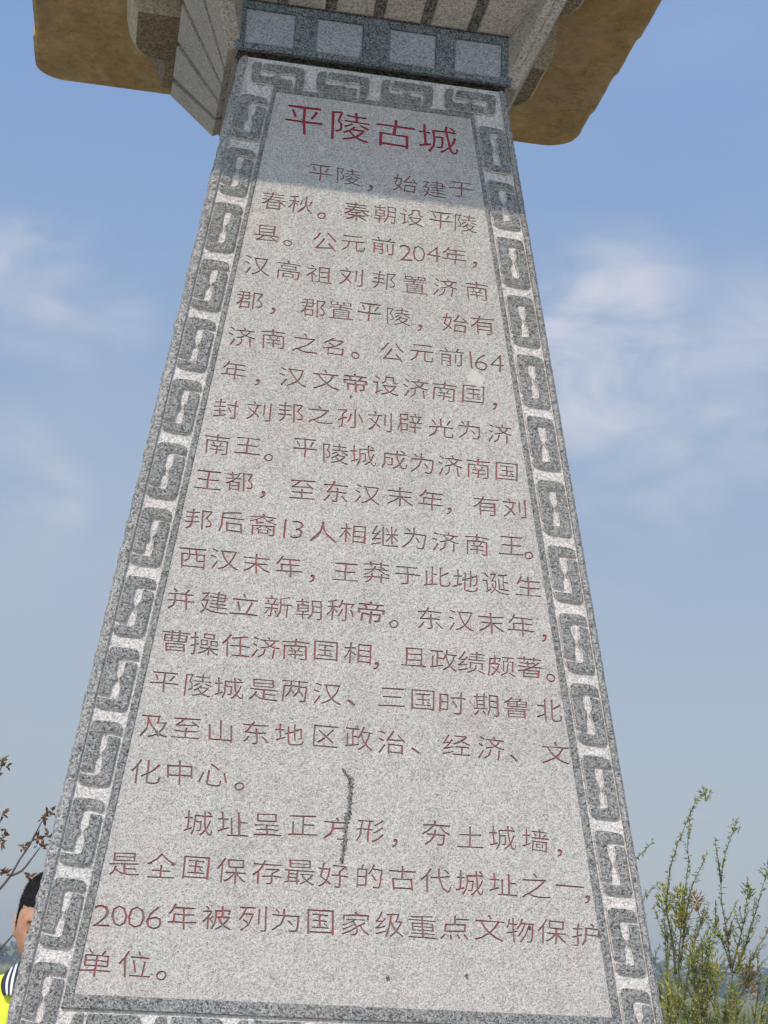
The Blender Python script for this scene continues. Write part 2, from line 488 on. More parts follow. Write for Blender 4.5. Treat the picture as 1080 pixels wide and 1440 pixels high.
# ------------------------------------------------------------------ the inscription
ROWS = [
    ('平陵古城', [-142,-48,43,134], [1652,1653,1650,1650]),
    ('平陵，始建于', [-105,-48,-4,67,126,182], [1531,1531,1511,1532,1528,1535]),
    ('春秋。秦朝设平陵', [-195,-141,-99,-30,27,81,140,191], [1452,1452,1432,1452,1454,1454,1456,1456]),
    ('县。公元前204年，', [-205,-164,-91,-35,26,70,96,126,168,209], [1376,1360,1374,1377,1380,1370,1372,1376,1377,1362]),
    ('汉高祖刘邦置济南', [-220,-159,-99,-37,28,89,150,213], [1301,1299,1298,1301,1301,1300,1302,1303]),
    ('郡，郡置平陵，始有', [-230,-184,-108,-54,1,58,101,170,225], [1222,1205,1221,1224,1227,1225,1205,1225,1227]),
    ('济南之名。公元前164', [-240,-181,-120,-67,-24,47,105,163,201,222,252], [1142,1146,1144,1143,1130,1146,1150,1149,1147,1145,1147]),
    ('年，汉文帝设济南国，', [-251,-207,-141,-78,-22,35,94,149,206,248], [1069,1049,1069,1071,1071,1072,1073,1073,1073,1053]),
    ('封刘邦之孙刘辟光为济', [-261,-201,-142,-87,-30,26,83,143,198,257], [989,991,995,997,996,996,999,995,997,996]),
    ('南王。平陵城成为济南国', [-273,-218,-178,-112,-55,-4,55,108,161,215,270], [915,918,898,925,920,922,920,918,919,919,918]),
    ('王都，至东汉末年，有刘', [-285,-229,-185,-114,-52,6,67,125,159,229,284], [842,845,824,841,843,844,846,845,826,844,845]),
    ('邦后裔13人相继为济南王。', [-297,-239,-182,-143,-120,-73,-19,40,95,153,212,277,309], [764,765,765,761,762,762,764,765,766,765,765,769,753]),
    ('西汉末年，王莽于此地诞生', [-302,-247,-190,-132,-90,-30,26,83,137,191,247,308], [688,692,689,689,670,688,693,692,695,692,692,692]),
    ('并建立新朝称帝。东汉末年，', [-318,-260,-207,-148,-93,-37,18,60,125,182,238,293,336], [611,610,611,612,612,615,616,598,614,615,615,615,595]),
    ('曹操任济南国相，且政绩颇著。', [-322,-272,-218,-166,-114,-61,-4,30,97,150,201,255,307,346], [534,533,534,535,536,537,538,517,539,538,538,536,537,521]),
    ('平陵城是两汉、三国时期鲁北', [-336,-278,-226,-166,-112,-55,-13,59,114,167,227,282,342], [459,458,457,458,461,460,447,463,461,460,462,461,460]),
    ('及至山东地区政治、经济、文', [-347,-293,-235,-176,-118,-56,2,59,101,174,236,276,352], [380,381,380,382,383,384,385,382,370,386,385,369,384]),
    ('化中心。', [-355,-299,-242,-199], [302,304,304,288]),
    ('城址呈正方形，夯土城墙，', [-263,-206,-149,-90,-31,26,68,139,198,255,313,355], [222,224,227,229,227,227,209,230,227,229,228,209]),
    ('是全国保存最好的古代城址之一，', [-378,-318,-262,-204,-145,-91,-35,26,82,139,198,255,312,371,402], [148,149,149,147,148,151,149,151,151,150,149,150,151,153,132]),
    ('2006年被列为国家级重点文物保护', [-406,-379,-352,-323,-279,-223,-165,-111,-54,5,61,117,172,231,284,339,398], [64,65,64,65,69,70,72,72,72,72,74,73,74,77,75,76,74]),
    ('单位。', [-409,-349,-305], [-10,-9,-24]),
]

_glyph = {}
def glyph(ch, title=False):
    if (ch, title) in _glyph: return _glyph[(ch, title)]
    want = -.0088 if ord(ch) > 255 else -.019
    if title: want = -.0055
    if ch in '帝建裔曹操': want = -.0075
    if ch == '秦': want = 0.0
    if ch in '，、': want = 0.0
    if ch == '。': want = 0.0
    # thin the strokes as far as the outline stays sound
    ref = glyph_raw(ch, 0.0)
    per = sum(math.dist(ref[0][a], ref[0][b]) for a, b in ref[2])
    for o_ in (want, want * .8, want * .6, want * .4, 0.0):
        g = glyph_raw(ch, o_)
        exp = ref[7] + per * o_
        if abs(g[7] - exp) < .07 * exp and abs(g[5] - ref[5]) < .09 and abs(g[6] - ref[6]) < .09: break
    _glyph[(ch, title)] = g
    return g
def glyph_raw(ch, offs):
    if ch == '。':
        n = 22; v = []
        for k in range(n):
            a = 2 * math.pi * k / n
            v += [(.150 * math.cos(a), .140 * math.sin(a)), (.102 * math.cos(a), .095 * math.sin(a))]
        f = []; e = []
        for k in range(n):
            a, b_, c, d = 2 * k, 2 * k + 1, (2 * k + 2) % (2 * n), (2 * k + 3) % (2 * n)
            f += [(a, c, d), (a, d, b_)]; e += [(a, c), (b_, d)]
        return (v, f, e, 0, 0, .30, .28, .03)
    cu_ = bpy.data.curves.new('g', 'FONT')
    cu_.body = ch; cu_.size = 1.0; cu_.resolution_u = 2
    cu_.offset = offs
    o = bpy.data.objects.new('g', cu_); COL.objects.link(o)
    dg = bpy.context.evaluated_depsgraph_get(); dg.update()
    me = bpy.data.meshes.new_from_object(o.evaluated_get(dg))
    bm = bmesh.new(); bm.from_mesh(me)
    bmesh.ops.remove_doubles(bm, verts=bm.verts, dist=.0015)
    bmesh.ops.dissolve_degenerate(bm, dist=.0005, edges=bm.edges)
    bmesh.ops.triangulate(bm, faces=bm.faces)
    loose = [v for v in bm.verts if not v.link_faces]
    bmesh.ops.delete(bm, geom=loose, context='VERTS')
    bm.verts.index_update()
    v = [(a.co.x, a.co.y) for a in bm.verts]
    f = [tuple(a.index for a in q.verts) for q in bm.faces]
    e = [tuple(a.index for a in q.verts) for q in bm.edges if len(q.link_faces) == 1]
    bm.free(); bpy.data.meshes.remove(me)
    bpy.data.objects.remove(o); bpy.data.curves.remove(cu_)
    xs = [a[0] for a in v]; ys = [a[1] for a in v]
    ar = sum(abs((v[b_][0] - v[a][0]) * (v[c][1] - v[a][1]) - (v[c][0] - v[a][0]) * (v[b_][1] - v[a][1])) / 2 for a, b_, c in f)
    return (v, f, e, (min(xs) + max(xs)) / 2, (min(ys) + max(ys)) / 2, max(xs) - min(xs), max(ys) - min(ys), ar)

PN = -.0020           # the text panel lies a little below its frame
cv = []; ce = []; cfc = []
nrow = len(ROWS)
pw0, pw1 = wP(PB) - .0003, wP(PT) - .0003
pcorn = [(-pw0, PB), (pw0, PB), (pw1, PT), (-pw1, PT)]
cv += pcorn; ce += [(0, 1), (1, 2), (2, 3), (3, 0)]; owner = [-1] * 4
chars = []
gr = random.Random(21)
for ri, (txt, xs, ss) in enumerate(ROWS):
    for ch, X, S in zip(txt, xs, ss):
        v, f, e, cx, cy, gw, gh, _ = glyph(ch, ri == 0)
        if ri == 0: sx, sy = .0880, .0780
        elif ch.isdigit(): sx, sy = .0660, .0540
        elif ch == '。': sx, sy = .056, .052
        else: sx, sy = .0535, .0440
        # the mason's hand: every character leans, swells and bows a little
        sx *= gr.uniform(.95, 1.05); sy *= gr.uniform(.94, 1.06)
        rot = gr.uniform(-.025, .025); bow = gr.uniform(-.10, .04); shear = gr.uniform(-.05, .05)
        ph1, ph2 = gr.uniform(0, 6), gr.uniform(0, 6)
        pts = []
        for x, y in v:
            a, b = x - cx, y - cy
            b += bow * (a * a) * 1.1 + .011 * math.sin(9 * a + ph1) + .0045 * math.sin(31 * a + 23 * b + ph2)
            a += shear * b + .011 * math.sin(8 * b + ph2) + .0045 * math.sin(29 * b - 19 * a + ph1)
            # clerical script: the right falling stroke flares
            px, py = a * sx, b * sy
            pts.append((X * .001 + px * math.cos(rot) - py * math.sin(rot), S * .001 + px * math.sin(rot) + py * math.cos(rot)))
        b0 = len(cv)
        cv += pts
        ce += [(b0 + a, b0 + b_) for a, b_ in e]; owner += [len(chars)] * len(pts)
        chars.append((pts, f, e, ri))
vv, ee, ff, ov, oe, of_ = delaunay_2d_cdt([Vector(p) for p in cv], ce, [], 0, 1e-7, True)
def inside(px, py, pts, edges):
    c = False
    for a, b_ in edges:
        x0, y0 = pts[a]; x1, y1 = pts[b_]
        if (y0 > py) != (y1 > py) and px < x0 + (py - y0) / (y1 - y0) * (x1 - x0): c = not c
    return c
pf = []
for q_ in ff:
    own = {owner[o_] for i in q_ for o_ in ov[i]}
    own.discard(-1)
    cx_ = sum(vv[i].x for i in q_) / len(q_); cy_ = sum(vv[i].y for i in q_) / len(q_)
    if not any(inside(cx_, cy_, chars[g_][0], chars[g_][2]) for g_ in own): pf.append(tuple(q_))
mobj('text_panel', [fp(p.x, p.y, PN) for p in vv], pf, MPANEL, stele)
for pts, f, e, ri in chars:
    d = .0026 if ri == 0 else .0018
    V = [fp(x, y, PN) for x, y in pts] + [fp(x, y, PN - d) for x, y in pts]
    n = len(pts)
    F = [tuple(i + n for i in q) for q in f] + [(a, b, b + n, a + n) for a, b in e]
    mobj('carved_character', V, F, MTITLE if ri == 0 else MPAINT, stele)

# sooty streak down the panel, a smear of mortar, and a few chips
m, nt, b = newmat('soot'); v_ = objvec(nt)
nt.links.new(mixc(nt, rng(nt, noise(nt, v_, 330, 4, .8), .44, .60), (.025, .025, .023), (.30, .28, .27)), b.inputs['Base Color'])
nt.links.new(bump(nt, noise(nt, v_, 300, 3), .8, .002), b.inputs['Normal'])
b.inputs['Roughness'].default_value = 1
MSOOT = m
m, nt, b = newmat('mortar'); v_ = objvec(nt)
nt.links.new(ramp(nt, noise(nt, v_, 60, 4), [(.3, (.40, .38, .33)), (.7, (.52, .49, .44))]), b.inputs['Base Color'])
b.inputs['Roughness'].default_value = 1
MMORT = m
path = [(-.0245, .331), (-.0195, .322), (-.0095, .314), (-.0095, .300), (-.010, .289), (-.010, .272), (-.012, .258), (-.0148, .246), (-.0155, .234), (-.017, .215), (-.018, .198), (-.020, .184), (-.0215, .166)]
wid = [.0022, .0040, .0060, .0048, .0054, .0046, .0050, .0058, .0050, .0044, .0052, .0046, .0018]
fine = []
for i in range(len(path) - 1):
    for t in range(6):
        t /= 6
        fine.append((path[i][0] * (1 - t) + path[i + 1][0] * t, path[i][1] * (1 - t) + path[i + 1][1] * t, wid[i] * (1 - t) + wid[i + 1] * t))
rr = random.Random(4)
V = []; F = []
for i, (x, s_, w) in enumerate(fine):
    a, b_ = w * rr.uniform(.35, 1.35), w * rr.uniform(.35, 1.35)
    V += [fp(x - a, s_, PN + .0003), fp(x, s_, PN + .0007), fp(x + b_, s_, PN + .0003)]
    if i:
        k = 3 * i
        F += [(k - 3, k - 2, k + 1, k), (k - 2, k - 1, k + 2, k + 1)]
mobj('soot_streak', V, F, MSOOT, stele)
def blob(name, x, s_, rx, rs, mat, seed, n=.0004, k=18):
    q = random.Random(seed); ph = [q.uniform(.6, 1.25) for _ in range(k)]
    V = [fp(x, s_, PN + n * 1.5)] + [fp(x + rx * ph[i] * math.cos(2 * math.pi * i / k), s_ + rs * ph[i] * math.sin(2 * math.pi * i / k), PN + n * .4) for i in range(k)]
    mobj(name, V, [(0, 1 + i, 1 + (i + 1) % k) for i in range(k)], mat, stele)
blob('mortar_smear', .209, 1.108, .017, .016, MMORT, 2)
blob('mortar_smear', -.105, 1.588, .008, .012, MMORT, 9)
for i, (x, s_, r_) in enumerate([(-.340, .369, .0045), (.060, -.012, .005), (.192, -.003, .004), (-.002, .405, .003), (-.03, 1.04, .003), (.30, .08, .003)]):
    blob('dark_fleck', x, s_, r_, r_ * 1.2, MSOOT, 30 + i, .0003, 10)

# ------------------------------------------------------------------ cap
mb = MB(); mb.box(-.250, .250, .320, .600, GZ + 1.755, GZ + 1.80); mb.build('neck', MDARK, stele)
Z0, Z1 = GZ + 1.795, GZ + 1.9055
TX = [(-.273, -.170), (-.1265, -.0285), (.0265, .1265), (.166, .268)]
mb = MB()
tz0, tz1 = Z0 + .0135, Z0 + .0935
mb.box(-.2885, .2885, .2505, .262, Z0, tz0)
mb.box(-.290, .290, .2505, .285, tz1, Z1)
xs = [-.290] + [x for t in TX for x in t] + [.290]
for i in range(0, len(xs), 2): mb.box(xs[i], xs[i + 1], .2505, .285, tz0, tz1)
mb.build('cap_band', MDARK, stele)
for a, b_ in TX:
    q = MB(); e_ = .0006; y0 = .2535
    q.prism([[(a + e_, .284, tz0 + e_), (b_ - e_, .284, tz0 + e_), (b_ - e_, .284, tz1 - e_), (a + e_, .284, tz1 - e_)],
             [(a + e_, y0 + .0015, tz0 + e_), (b_ - e_, y0 + .0015, tz0 + e_), (b_ - e_, y0 + .0015, tz1 - e_), (a + e_, y0 + .0015, tz1 - e_)],
             [(a + .004, y0, tz0 + .004), (b_ - .004, y0, tz0 + .004), (b_ - .004, y0, tz1 - .004), (a + .004, y0, tz1 - .004)]])
    q.build('cap_tile', MTILE, stele)

ZT = GZ + 2.010
def flare_core():
    zb = Z0 + .002; zp = Z1 - .003
    v = [(-.284, .630, zb), (.284, .630, zb), (.284, .286, zb), (-.284, .286, zb),
         (-.284, .286, zp), (.284, .286, zp), (-.284, .2575, Z1 + .0005), (.284, .2575, Z1 + .0005),
         (-.380, .040, ZT), (.380, .040, ZT), (.380, .846, ZT), (-.380, .846, ZT), (-.284, .258, zb + .03), (.284, .258, zb + .03)]
    v[12] = (-.284, .2865, zb); v[13] = (.284, .2865, zb)
    f = [(0, 1, 2, 3), (3, 2, 5, 4), (4, 5, 7, 6), (6, 7, 9, 8), (0, 3, 4, 6, 8, 11), (1, 10, 9, 7, 5, 2), (0, 11, 10, 1), (8, 9, 10, 11)]
    return v, f
v, f = flare_core()
mobj('flare_core', v, f, MGROOVE, stele)
def slab(q, th, ins=.004):
    """raised panel on quad q (4 corners), thickness th along its normal, softened rim"""
    P4 = [Vector(p) for p in q]; c = sum(P4, Vector()) / 4
    n = (P4[1] - P4[0]).cross(P4[3] - P4[0]).normalized()
    mb = MB()
    r0 = [p - n * .02 for p in P4]; r1 = [p + n * (th - .003) for p in P4]
    r2 = [p + (c - p).normalized() * ins * 1.3 + n * th for p in P4]
    mb.prism([r0, r1, r2]); return mb
gx = [-.300, -.2, -.1, 0.0, .1, .2, .300]
for i in range(6):
    a, b_ = gx[i] + .0115, gx[i + 1] - .0115
    if i == 0: a = -.284
    if i == 5: b_ = .284
    k = 1.12 if 0 < i < 5 else 1.12
    ta, tb = a * k, b_ * k
    if i == 0: ta = -.375
    if i == 5: tb = .375
    slab([(a, .248, Z1 + .004), (b_, .248, Z1 + .004), (tb, .040, ZT - .001), (ta, .040, ZT - .001)], .006).build('flare_panel', MFLARE, stele)
yb = [.287, .335, .405, .475, .552, .632]
yt = [.055, .250, .440, .610, .770, .850]
for s in (-1, 1):
    for i in range(5):
        a, b_ = yb[i] + .008, yb[i + 1] - .008; c, d = yt[i] + .012, yt[i + 1] - .012
        if i == 4: b_, d = .630, .846
        if i == 0: a, c = .262, .062
        q = [(s * .286, a, Z0 + .004), (s * .286, b_, Z0 + .004), (s * .382, d, ZT - .002), (s * .382, c, ZT - .002)]
        if s > 0: q = [q[1], q[0], q[3], q[2]]
        slab(q, .006).build('flare_panel', MFLARE, stele)
    tri = [Vector((s * .288, .258, Z0 + .008)), Vector((s * .372, .052, ZT - .004)), Vector((s * .288, .2565, Z1 - .004))]
    nrm = Vector((s * .9, 0, -.45)).normalized()
    mb = MB(); mb.prism([[p - nrm * .01 for p in tri], [p + nrm * .0045 for p in tri]]); mb.build('flare_panel', MFLARE, stele)
    mb = MB(); mb.box(min(s * .280, s * .2895), max(s * .280, s * .2895), .300, .634, Z0 - .0005, Z0 + .010); mb.build('flare_lip', MFLARE, stele)
mb = MB(); mb.box(-.392, .392, .022, .858, ZT + .001, ZT + .022); mb.build('cap_fascia', MFLARE, stele)

# brackets and eave, ochre stained
m, nt, b = newmat('ochre_eave'); v_ = objvec(nt)
c = ramp(nt, noise(nt, v_, 7, 6, .68, .5), [(.30, (.25, .145, .060)), (.5, (.41, .25, .105)), (.70, (.54, .38, .20))])
c = mixc(nt, rng(nt, noise(nt, v_, 3, 5, .7), .5, .72, 0, .6), c, (.34, .22, .15))
c = mixc(nt, rng(nt, noise(nt, v_, 45, 6, .8), .45, .72, 0, .6), c, (.15, .085, .035))
c = mixc(nt, rng(nt, noise(nt, v_, 9, 7, .8, 1.5), .52, .66, 0, .55), c, (.42, .25, .10))
c = mixc(nt, rng(nt, noise(nt, v_, 14, 6, .75, 1.2), .54, .70, 0, .65), c, (.13, .07, .03))
c = mixc(nt, rng(nt, noise(nt, v_, 4, 4, .7, 1.0), .50, .64, 0, .5), c, (.20, .14, .09))
c = mixc(nt, rng(nt, noise(nt, v_, 330, 2), .55, .75, 0, .30), c, (.50, .38, .22))
nt.links.new(c, b.inputs['Base Color']); b.inputs['Roughness'].default_value = .9
nt.links.new(bump(nt, noise(nt, v_, 120, 4, .7), .6, .003), b.inputs['Normal'])
MEAVE = m
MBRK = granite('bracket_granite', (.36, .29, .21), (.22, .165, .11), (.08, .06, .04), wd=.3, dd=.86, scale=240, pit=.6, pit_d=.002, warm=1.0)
ZE = GZ + 2.270
mb = MB(); mb.box(-.345, .345, .075, .815, ZT + .023, ZE - .001); mb.build('bracket_block', MBRK, stele)
def arm(s, ya, ybk, xi, xo, zb, rad, back=True):
    """bracket arm: flat soffit, far outer corner rounded off and swept up and outwards"""
    rings = []
    for off, z in ((0, zb), (.004, zb + .004), (.016, zb + .03), (.026, zb + .075), (.031, zb + .13), (.032, ZE - .001)):
        o_ = [(s * xi, ya, z), (s * (xo + off), ya, z)]
        for i in range(9):
            t = math.pi / 2 * i / 8
            o_.append((s * (xo + off - rad + rad * math.cos(t)), ybk + off - rad + rad * math.sin(t), z))
        o_.append((s * xi, ybk + off, z))
        if not back: o_ = [(x, ya + ybk - y, zz) for x, y, zz in o_]
        rings.append(o_)
    mb = MB(); mb.prism(rings); mb.nside = (len(rings) - 1) * len(rings[0])
    return mb
def rail(s, ya, ybk, xi, xb, xt, zb):
    mb = MB(); z = ZE - .001
    mb.prism([[(s * xi, y, zb), (s * xb, y, zb), (s * xt, y, zb + .11), (s * xt, y, z), (s * xi, y, z)] for y in (ya, ybk)])
    return mb
MLITRIM = granite('bracket_lit_rim_granite', (.66, .58, .46), (.50, .42, .31), (.24, .19, .13), wd=.3, dd=.86, scale=240, pit=.6, pit_d=.002, warm=.6)  # paler than the soffit: horizon light on the swept rims put into their colour
ZB = GZ + 2.085
for s in (-1, 1):
    e_ = .006 if s < 0 else 0
    for (a0, a1, fl), (r0, r1) in ((((.640), .835, True), (.800, .985)), ((.215, .42, True), (.380, .575))):
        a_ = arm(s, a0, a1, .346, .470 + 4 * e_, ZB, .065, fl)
        mobj('bracket_arm', a_.v, a_.f, None, stele, False, mats=[MBRK, MLITRIM], fm=[1 if i < a_.nside else 0 for i in range(len(a_.f))])
        rail(s, r0, r1, .3465, .415 + e_, .470 + e_, ZB + .012).build('bracket_rail', MBRK, stele)

def eave_outline(x0, x1, y0, y1, r_, seed):
    q = random.Random(seed); pts = []
    def side(ax, ay, bx, by, nx, ny, notch):
        L_ = math.hypot(bx - ax, by - ay); n = int(L_ / .02)
        for i in range(n + 1):
            t = i / n; d = q.uniform(-.0006, .0006)
            if notch:
                u = (t * L_ + .05) % .19
                d += .006 * (u / .19) - .003
            pts.append((ax + (bx - ax) * t + nx * d, ay + (by - ay) * t + ny * d))
    def corner(cx, cy, a0):
        for i in range(1, 8):
            a = a0 + math.pi / 2 * i / 8
            d = q.uniform(-.001, .001)
            pts.append((cx + (r_ + d) * math.cos(a), cy + (r_ + d) * math.sin(a)))
    side(x0 + r_, y0, x1 - r_, y0, 0, -1, False); corner(x1 - r_, y0 + r_, -math.pi / 2)
    side(x1, y0 + r_, x1, y1 - r_, 1, 0, True); corner(x1 - r_, y1 - r_, 0)
    side(x1 - r_, y1, x0 + r_, y1, 0, 1, False); corner(x0 + r_, y1 - r_, math.pi / 2)
    side(x0, y1 - r_, x0, y0 + r_, -1, 0, True); corner(x0 + r_, y0 + r_, math.pi)
    return pts
ol = eave_outline(-.757, .742, -.420, 1.335, .075, 5)
cx0, cy0 = 0, .45
def scl(k, z): return [(cx0 + (x - cx0) * k, cy0 + (y - cy0) * k, z) for x, y in ol]
mb = MB()
mb.prism([scl(.90, ZE + .004), scl(.985, ZE), scl(.998, ZE + .008), scl(1.0, ZE + .03), scl(.995, ZE + .075), scl(.97, ZE + .09)])
mb.build('eave_slab', MEAVE, stele)
mb = MB()
mb.prism([scl(.96, ZE + .0905), scl(.70, ZE + .19), scl(.42, ZE + .34), scl(.36, ZE + .36)])
mb.build('roof', MEAVE, stele)

# plinth
mb = MB(); mb.prism([[(-.80, -.34, .02), (.80, -.34, .02), (.80, 1.24, .02), (-.80, 1.24, .02)], [(-.80, -.34, .24), (.80, -.34, .24), (.80, 1.24, .24), (-.80, 1.24, .24)], [(-.79, -.33, .25), (.79, -.33, .25), (.79, 1.23, .25), (-.79, 1.23, .25)]])
mb.build('plinth', MEDGE, stele)

# ------------------------------------------------------------------ distance
def leafmat(name, c0, c1, c2, trans=.25):
    m, nt, b = newmat(name)
    g = N(nt, 'ShaderNodeNewGeometry')
    c = ramp(nt, g.outputs['Random Per Island'], [(0.0, c0), (.5, c1), (1.0, c2)])
    nt.links.new(c, b.inputs['Base Color']); b.inputs['Roughness'].default_value = .6
    tr = N(nt, 'ShaderNodeBsdfTranslucent'); nt.links.new(c, tr.inputs['Color'])
    ms = N(nt, 'ShaderNodeMixShader'); ms.inputs[0].default_value = trans
    out = [n for n in nt.nodes if n.type == 'OUTPUT_MATERIAL'][0]
    nt.links.new(b.outputs[0], ms.inputs[1]); nt.links.new(tr.outputs[0], ms.inputs[2]); nt.links.new(ms.outputs[0], out.inputs[0])
    return m
MLEAF = leafmat('shrub_leaf', (.13, .18, .05), (.24, .29, .085), (.42, .42, .14), .38)
MLEAFY = leafmat('young_yellow_leaf', (.30, .33, .05), (.42, .39, .07), (.50, .38, .09), .35)
MLEAFR = leafmat('red_shoot_leaf', (.34, .12, .06), (.46, .22, .09), (.38, .27, .10), .35)
MLEAFB = leafmat('bronze_leaf', (.16, .05, .03), (.26, .12, .05), (.24, .17, .07))
MFAR = leafmat('far_leaf', (.035, .05, .022), (.06, .08, .03), (.10, .11, .045), .1)
def barkmat(name, a, b_):
    m, nt, b = newmat(name); v = objvec(nt)
    nt.links.new(ramp(nt, noise(nt, v, 60, 4, .7), [(.3, a), (.7, b_)]), b.inputs['Base Color'])
    b.inputs['Roughness'].default_value = .9
    nt.links.new(bump(nt, noise(nt, v, 150, 3), .5, .003), b.inputs['Normal'])
    return m
MBARK = barkmat('dark_stem', (.05, .04, .045), (.13, .105, .10))
MBARKL = barkmat('pale_stem', (.22, .18, .13), (.36, .31, .24))

def leaf(mb, p, d, up, L_, W_, fold=.25):
    """one small leaf: four faces folded along the midrib"""
    d = d.normalized(); s_ = d.cross(up)
    if s_.length < 1e-4: s_ = d.cross(Vector((1, 0, 0)))
    s_.normalize(); u = s_.cross(d)
    b = len(mb.v)
    m_ = p + d * L_ * .5 - u * L_ * fold * .2
    mb.v += [tuple(p), tuple(p + d * L_ * .42 + s_ * W_ * .5 + u * W_ * fold), tuple(p + d * L_), tuple(p + d * L_ * .42 - s_ * W_ * .5 + u * W_ * fold), tuple(m_)]
    mb.f += [(b, b + 1, b + 4), (b + 1, b + 2, b + 4), (b + 2, b + 3, b + 4), (b + 3, b, b + 4)]
def rv(q): 
    v = Vector((q.gauss(0, 1), q.gauss(0, 1), q.gauss(0, 1)))
    return v.normalized()
STEMS_A = [
    [(2.568, 5.0, 2.137), (2.505, 5.0, 2.064), (2.483, 5.0, 1.97), (2.475, 5.0, 1.867), (2.478, 5.0, 1.782), (2.456, 5.0, 1.629), (2.44, 5.0, 1.495), (2.429, 5.0, 1.329), (2.421, 5.0, 1.037)] ,
    [(2.505, 5.0, 2.064), (2.457, 5.0, 1.951), (2.413, 5.0, 1.846), (2.387, 5.0, 1.76), (2.373, 5.0, 1.658), (2.365, 5.0, 1.558), (2.394, 5.0, 1.426), (2.411, 5.0, 1.263)] ,
    [(2.577, 5.0, 1.839), (2.532, 5.0, 1.751), (2.492, 5.0, 1.665), (2.47, 5.0, 1.563), (2.455, 5.0, 1.463), (2.436, 5.0, 1.33)] ,
    [(2.304, 5.0, 1.571), (2.329, 5.0, 1.489), (2.369, 5.0, 1.409), (2.365, 5.0, 1.294), (2.375, 5.0, 1.164), (2.41, 5.0, 1.036)] ,
    [(2.297, 5.0, 1.88), (2.257, 5.0, 1.834), (2.218, 5.0, 1.794), (2.179, 5.0, 1.715), (2.197, 5.0, 1.549), (2.251, 5.0, 1.354), (2.34, 5.0, 1.098)] ,
    [(2.326, 5.0, 1.679), (2.286, 5.0, 1.647), (2.244, 5.0, 1.591), (2.233, 5.0, 1.485), (2.287, 5.0, 1.29), (2.375, 5.0, 1.083)] ,
    [(2.556, 5.0, 1.584), (2.538, 5.0, 1.5), (2.501, 5.0, 1.399), (2.475, 5.0, 1.282), (2.446, 5.0, 1.102)] ,
]
STEMS_B = [
    [(2.857, 5.3, 2.041), (2.81, 5.3, 1.924), (2.782, 5.3, 1.833), (2.766, 5.3, 1.727), (2.768, 5.3, 1.622), (2.786, 5.3, 1.518), (2.806, 5.3, 1.364), (2.82, 5.3, 1.262), (2.773, 5.3, 1.04)] ,
    [(2.734, 5.3, 1.944), (2.748, 5.3, 1.849), (2.766, 5.3, 1.727)] ,
    [(2.91, 5.3, 1.699), (2.888, 5.3, 1.558), (2.852, 5.3, 1.418), (2.821, 5.3, 1.313)] ,
    [(3.026, 5.3, 1.794), (2.99, 5.3, 1.721), (2.958, 5.3, 1.614), (2.918, 5.3, 1.508), (2.878, 5.3, 1.385), (2.828, 5.3, 1.286)] ,
    [(3.032, 5.3, 1.531), (2.942, 5.3, 1.388), (2.895, 5.3, 1.283), (2.838, 5.3, 1.178), (2.78, 5.3, 1.041)] ,
    [(3.01, 5.3, 1.374), (2.956, 5.3, 1.313), (2.895, 5.3, 1.231), (2.818, 5.3, 1.11)] ,
    [(2.726, 5.3, 1.515), (2.777, 5.3, 1.414), (2.813, 5.3, 1.306)] ,
]
STEMS_C = [
    [(2.508, 4.7, 1.531), (2.487, 4.7, 1.434), (2.458, 4.7, 1.331), (2.429, 4.7, 1.219), (2.418, 4.7, 1.047)] ,
    [(2.473, 4.7, 1.433), (2.42, 4.7, 1.376), (2.386, 4.7, 1.334), (2.402, 4.7, 1.234), (2.415, 4.7, 1.14)] ,
    [(2.361, 4.7, 1.326), (2.385, 4.7, 1.264), (2.409, 4.7, 1.202), (2.422, 4.7, 1.109)] ,
    [(2.506, 4.7, 1.285), (2.47, 4.7, 1.189), (2.435, 4.7, 1.079)] ,
]
TWIGS = [
    [(-0.553, 2.2, 1.588), (-0.569, 2.2, 1.55), (-0.585, 2.2, 1.509), (-0.609, 2.2, 1.467), (-0.63, 2.2, 1.42), (-0.656, 2.2, 1.381), (-0.69, 2.2, 1.33)] ,
    [(-0.556, 2.2, 1.503), (-0.577, 2.2, 1.469), (-0.601, 2.2, 1.434), (-0.63, 2.2, 1.42)] ,
    [(-0.6, 2.2, 1.266), (-0.624, 2.2, 1.233), (-0.656, 2.2, 1.195)] ,
    [(-0.574, 2.2, 1.399), (-0.578, 2.2, 1.417)] ,
]
CLUSTERS =  [(-0.538, 2.2, 1.603), (-0.557, 2.2, 1.588), (-0.539, 2.2, 1.532), (-0.557, 2.2, 1.507), (-0.688, 2.2, 1.739), (-0.679, 2.2, 1.728), (-0.672, 2.2, 1.591), (-0.664, 2.2, 1.537), (-0.67, 2.2, 1.514), (-0.65, 2.2, 1.421), (-0.578, 2.2, 1.417), (-0.575, 2.2, 1.53)]

def spline(pts, step=.03):
    P4 = [Vector(p) for p in pts]; out = []
    for i in range(len(P4) - 1):
        p0, p1, p2, p3 = P4[max(i - 1, 0)], P4[i], P4[i + 1], P4[min(i + 2, len(P4) - 1)]
        n = max(2, int((p2 - p1).length / step))
        for k in range(n):
            t = k / n
            out.append(.5 * ((2 * p1) + (p2 - p0) * t + (2 * p0 - 5 * p1 + 4 * p2 - p3) * t * t + (3 * p1 - p0 - 3 * p2 + p3) * t ** 3))
    out.append(P4[-1]); return out

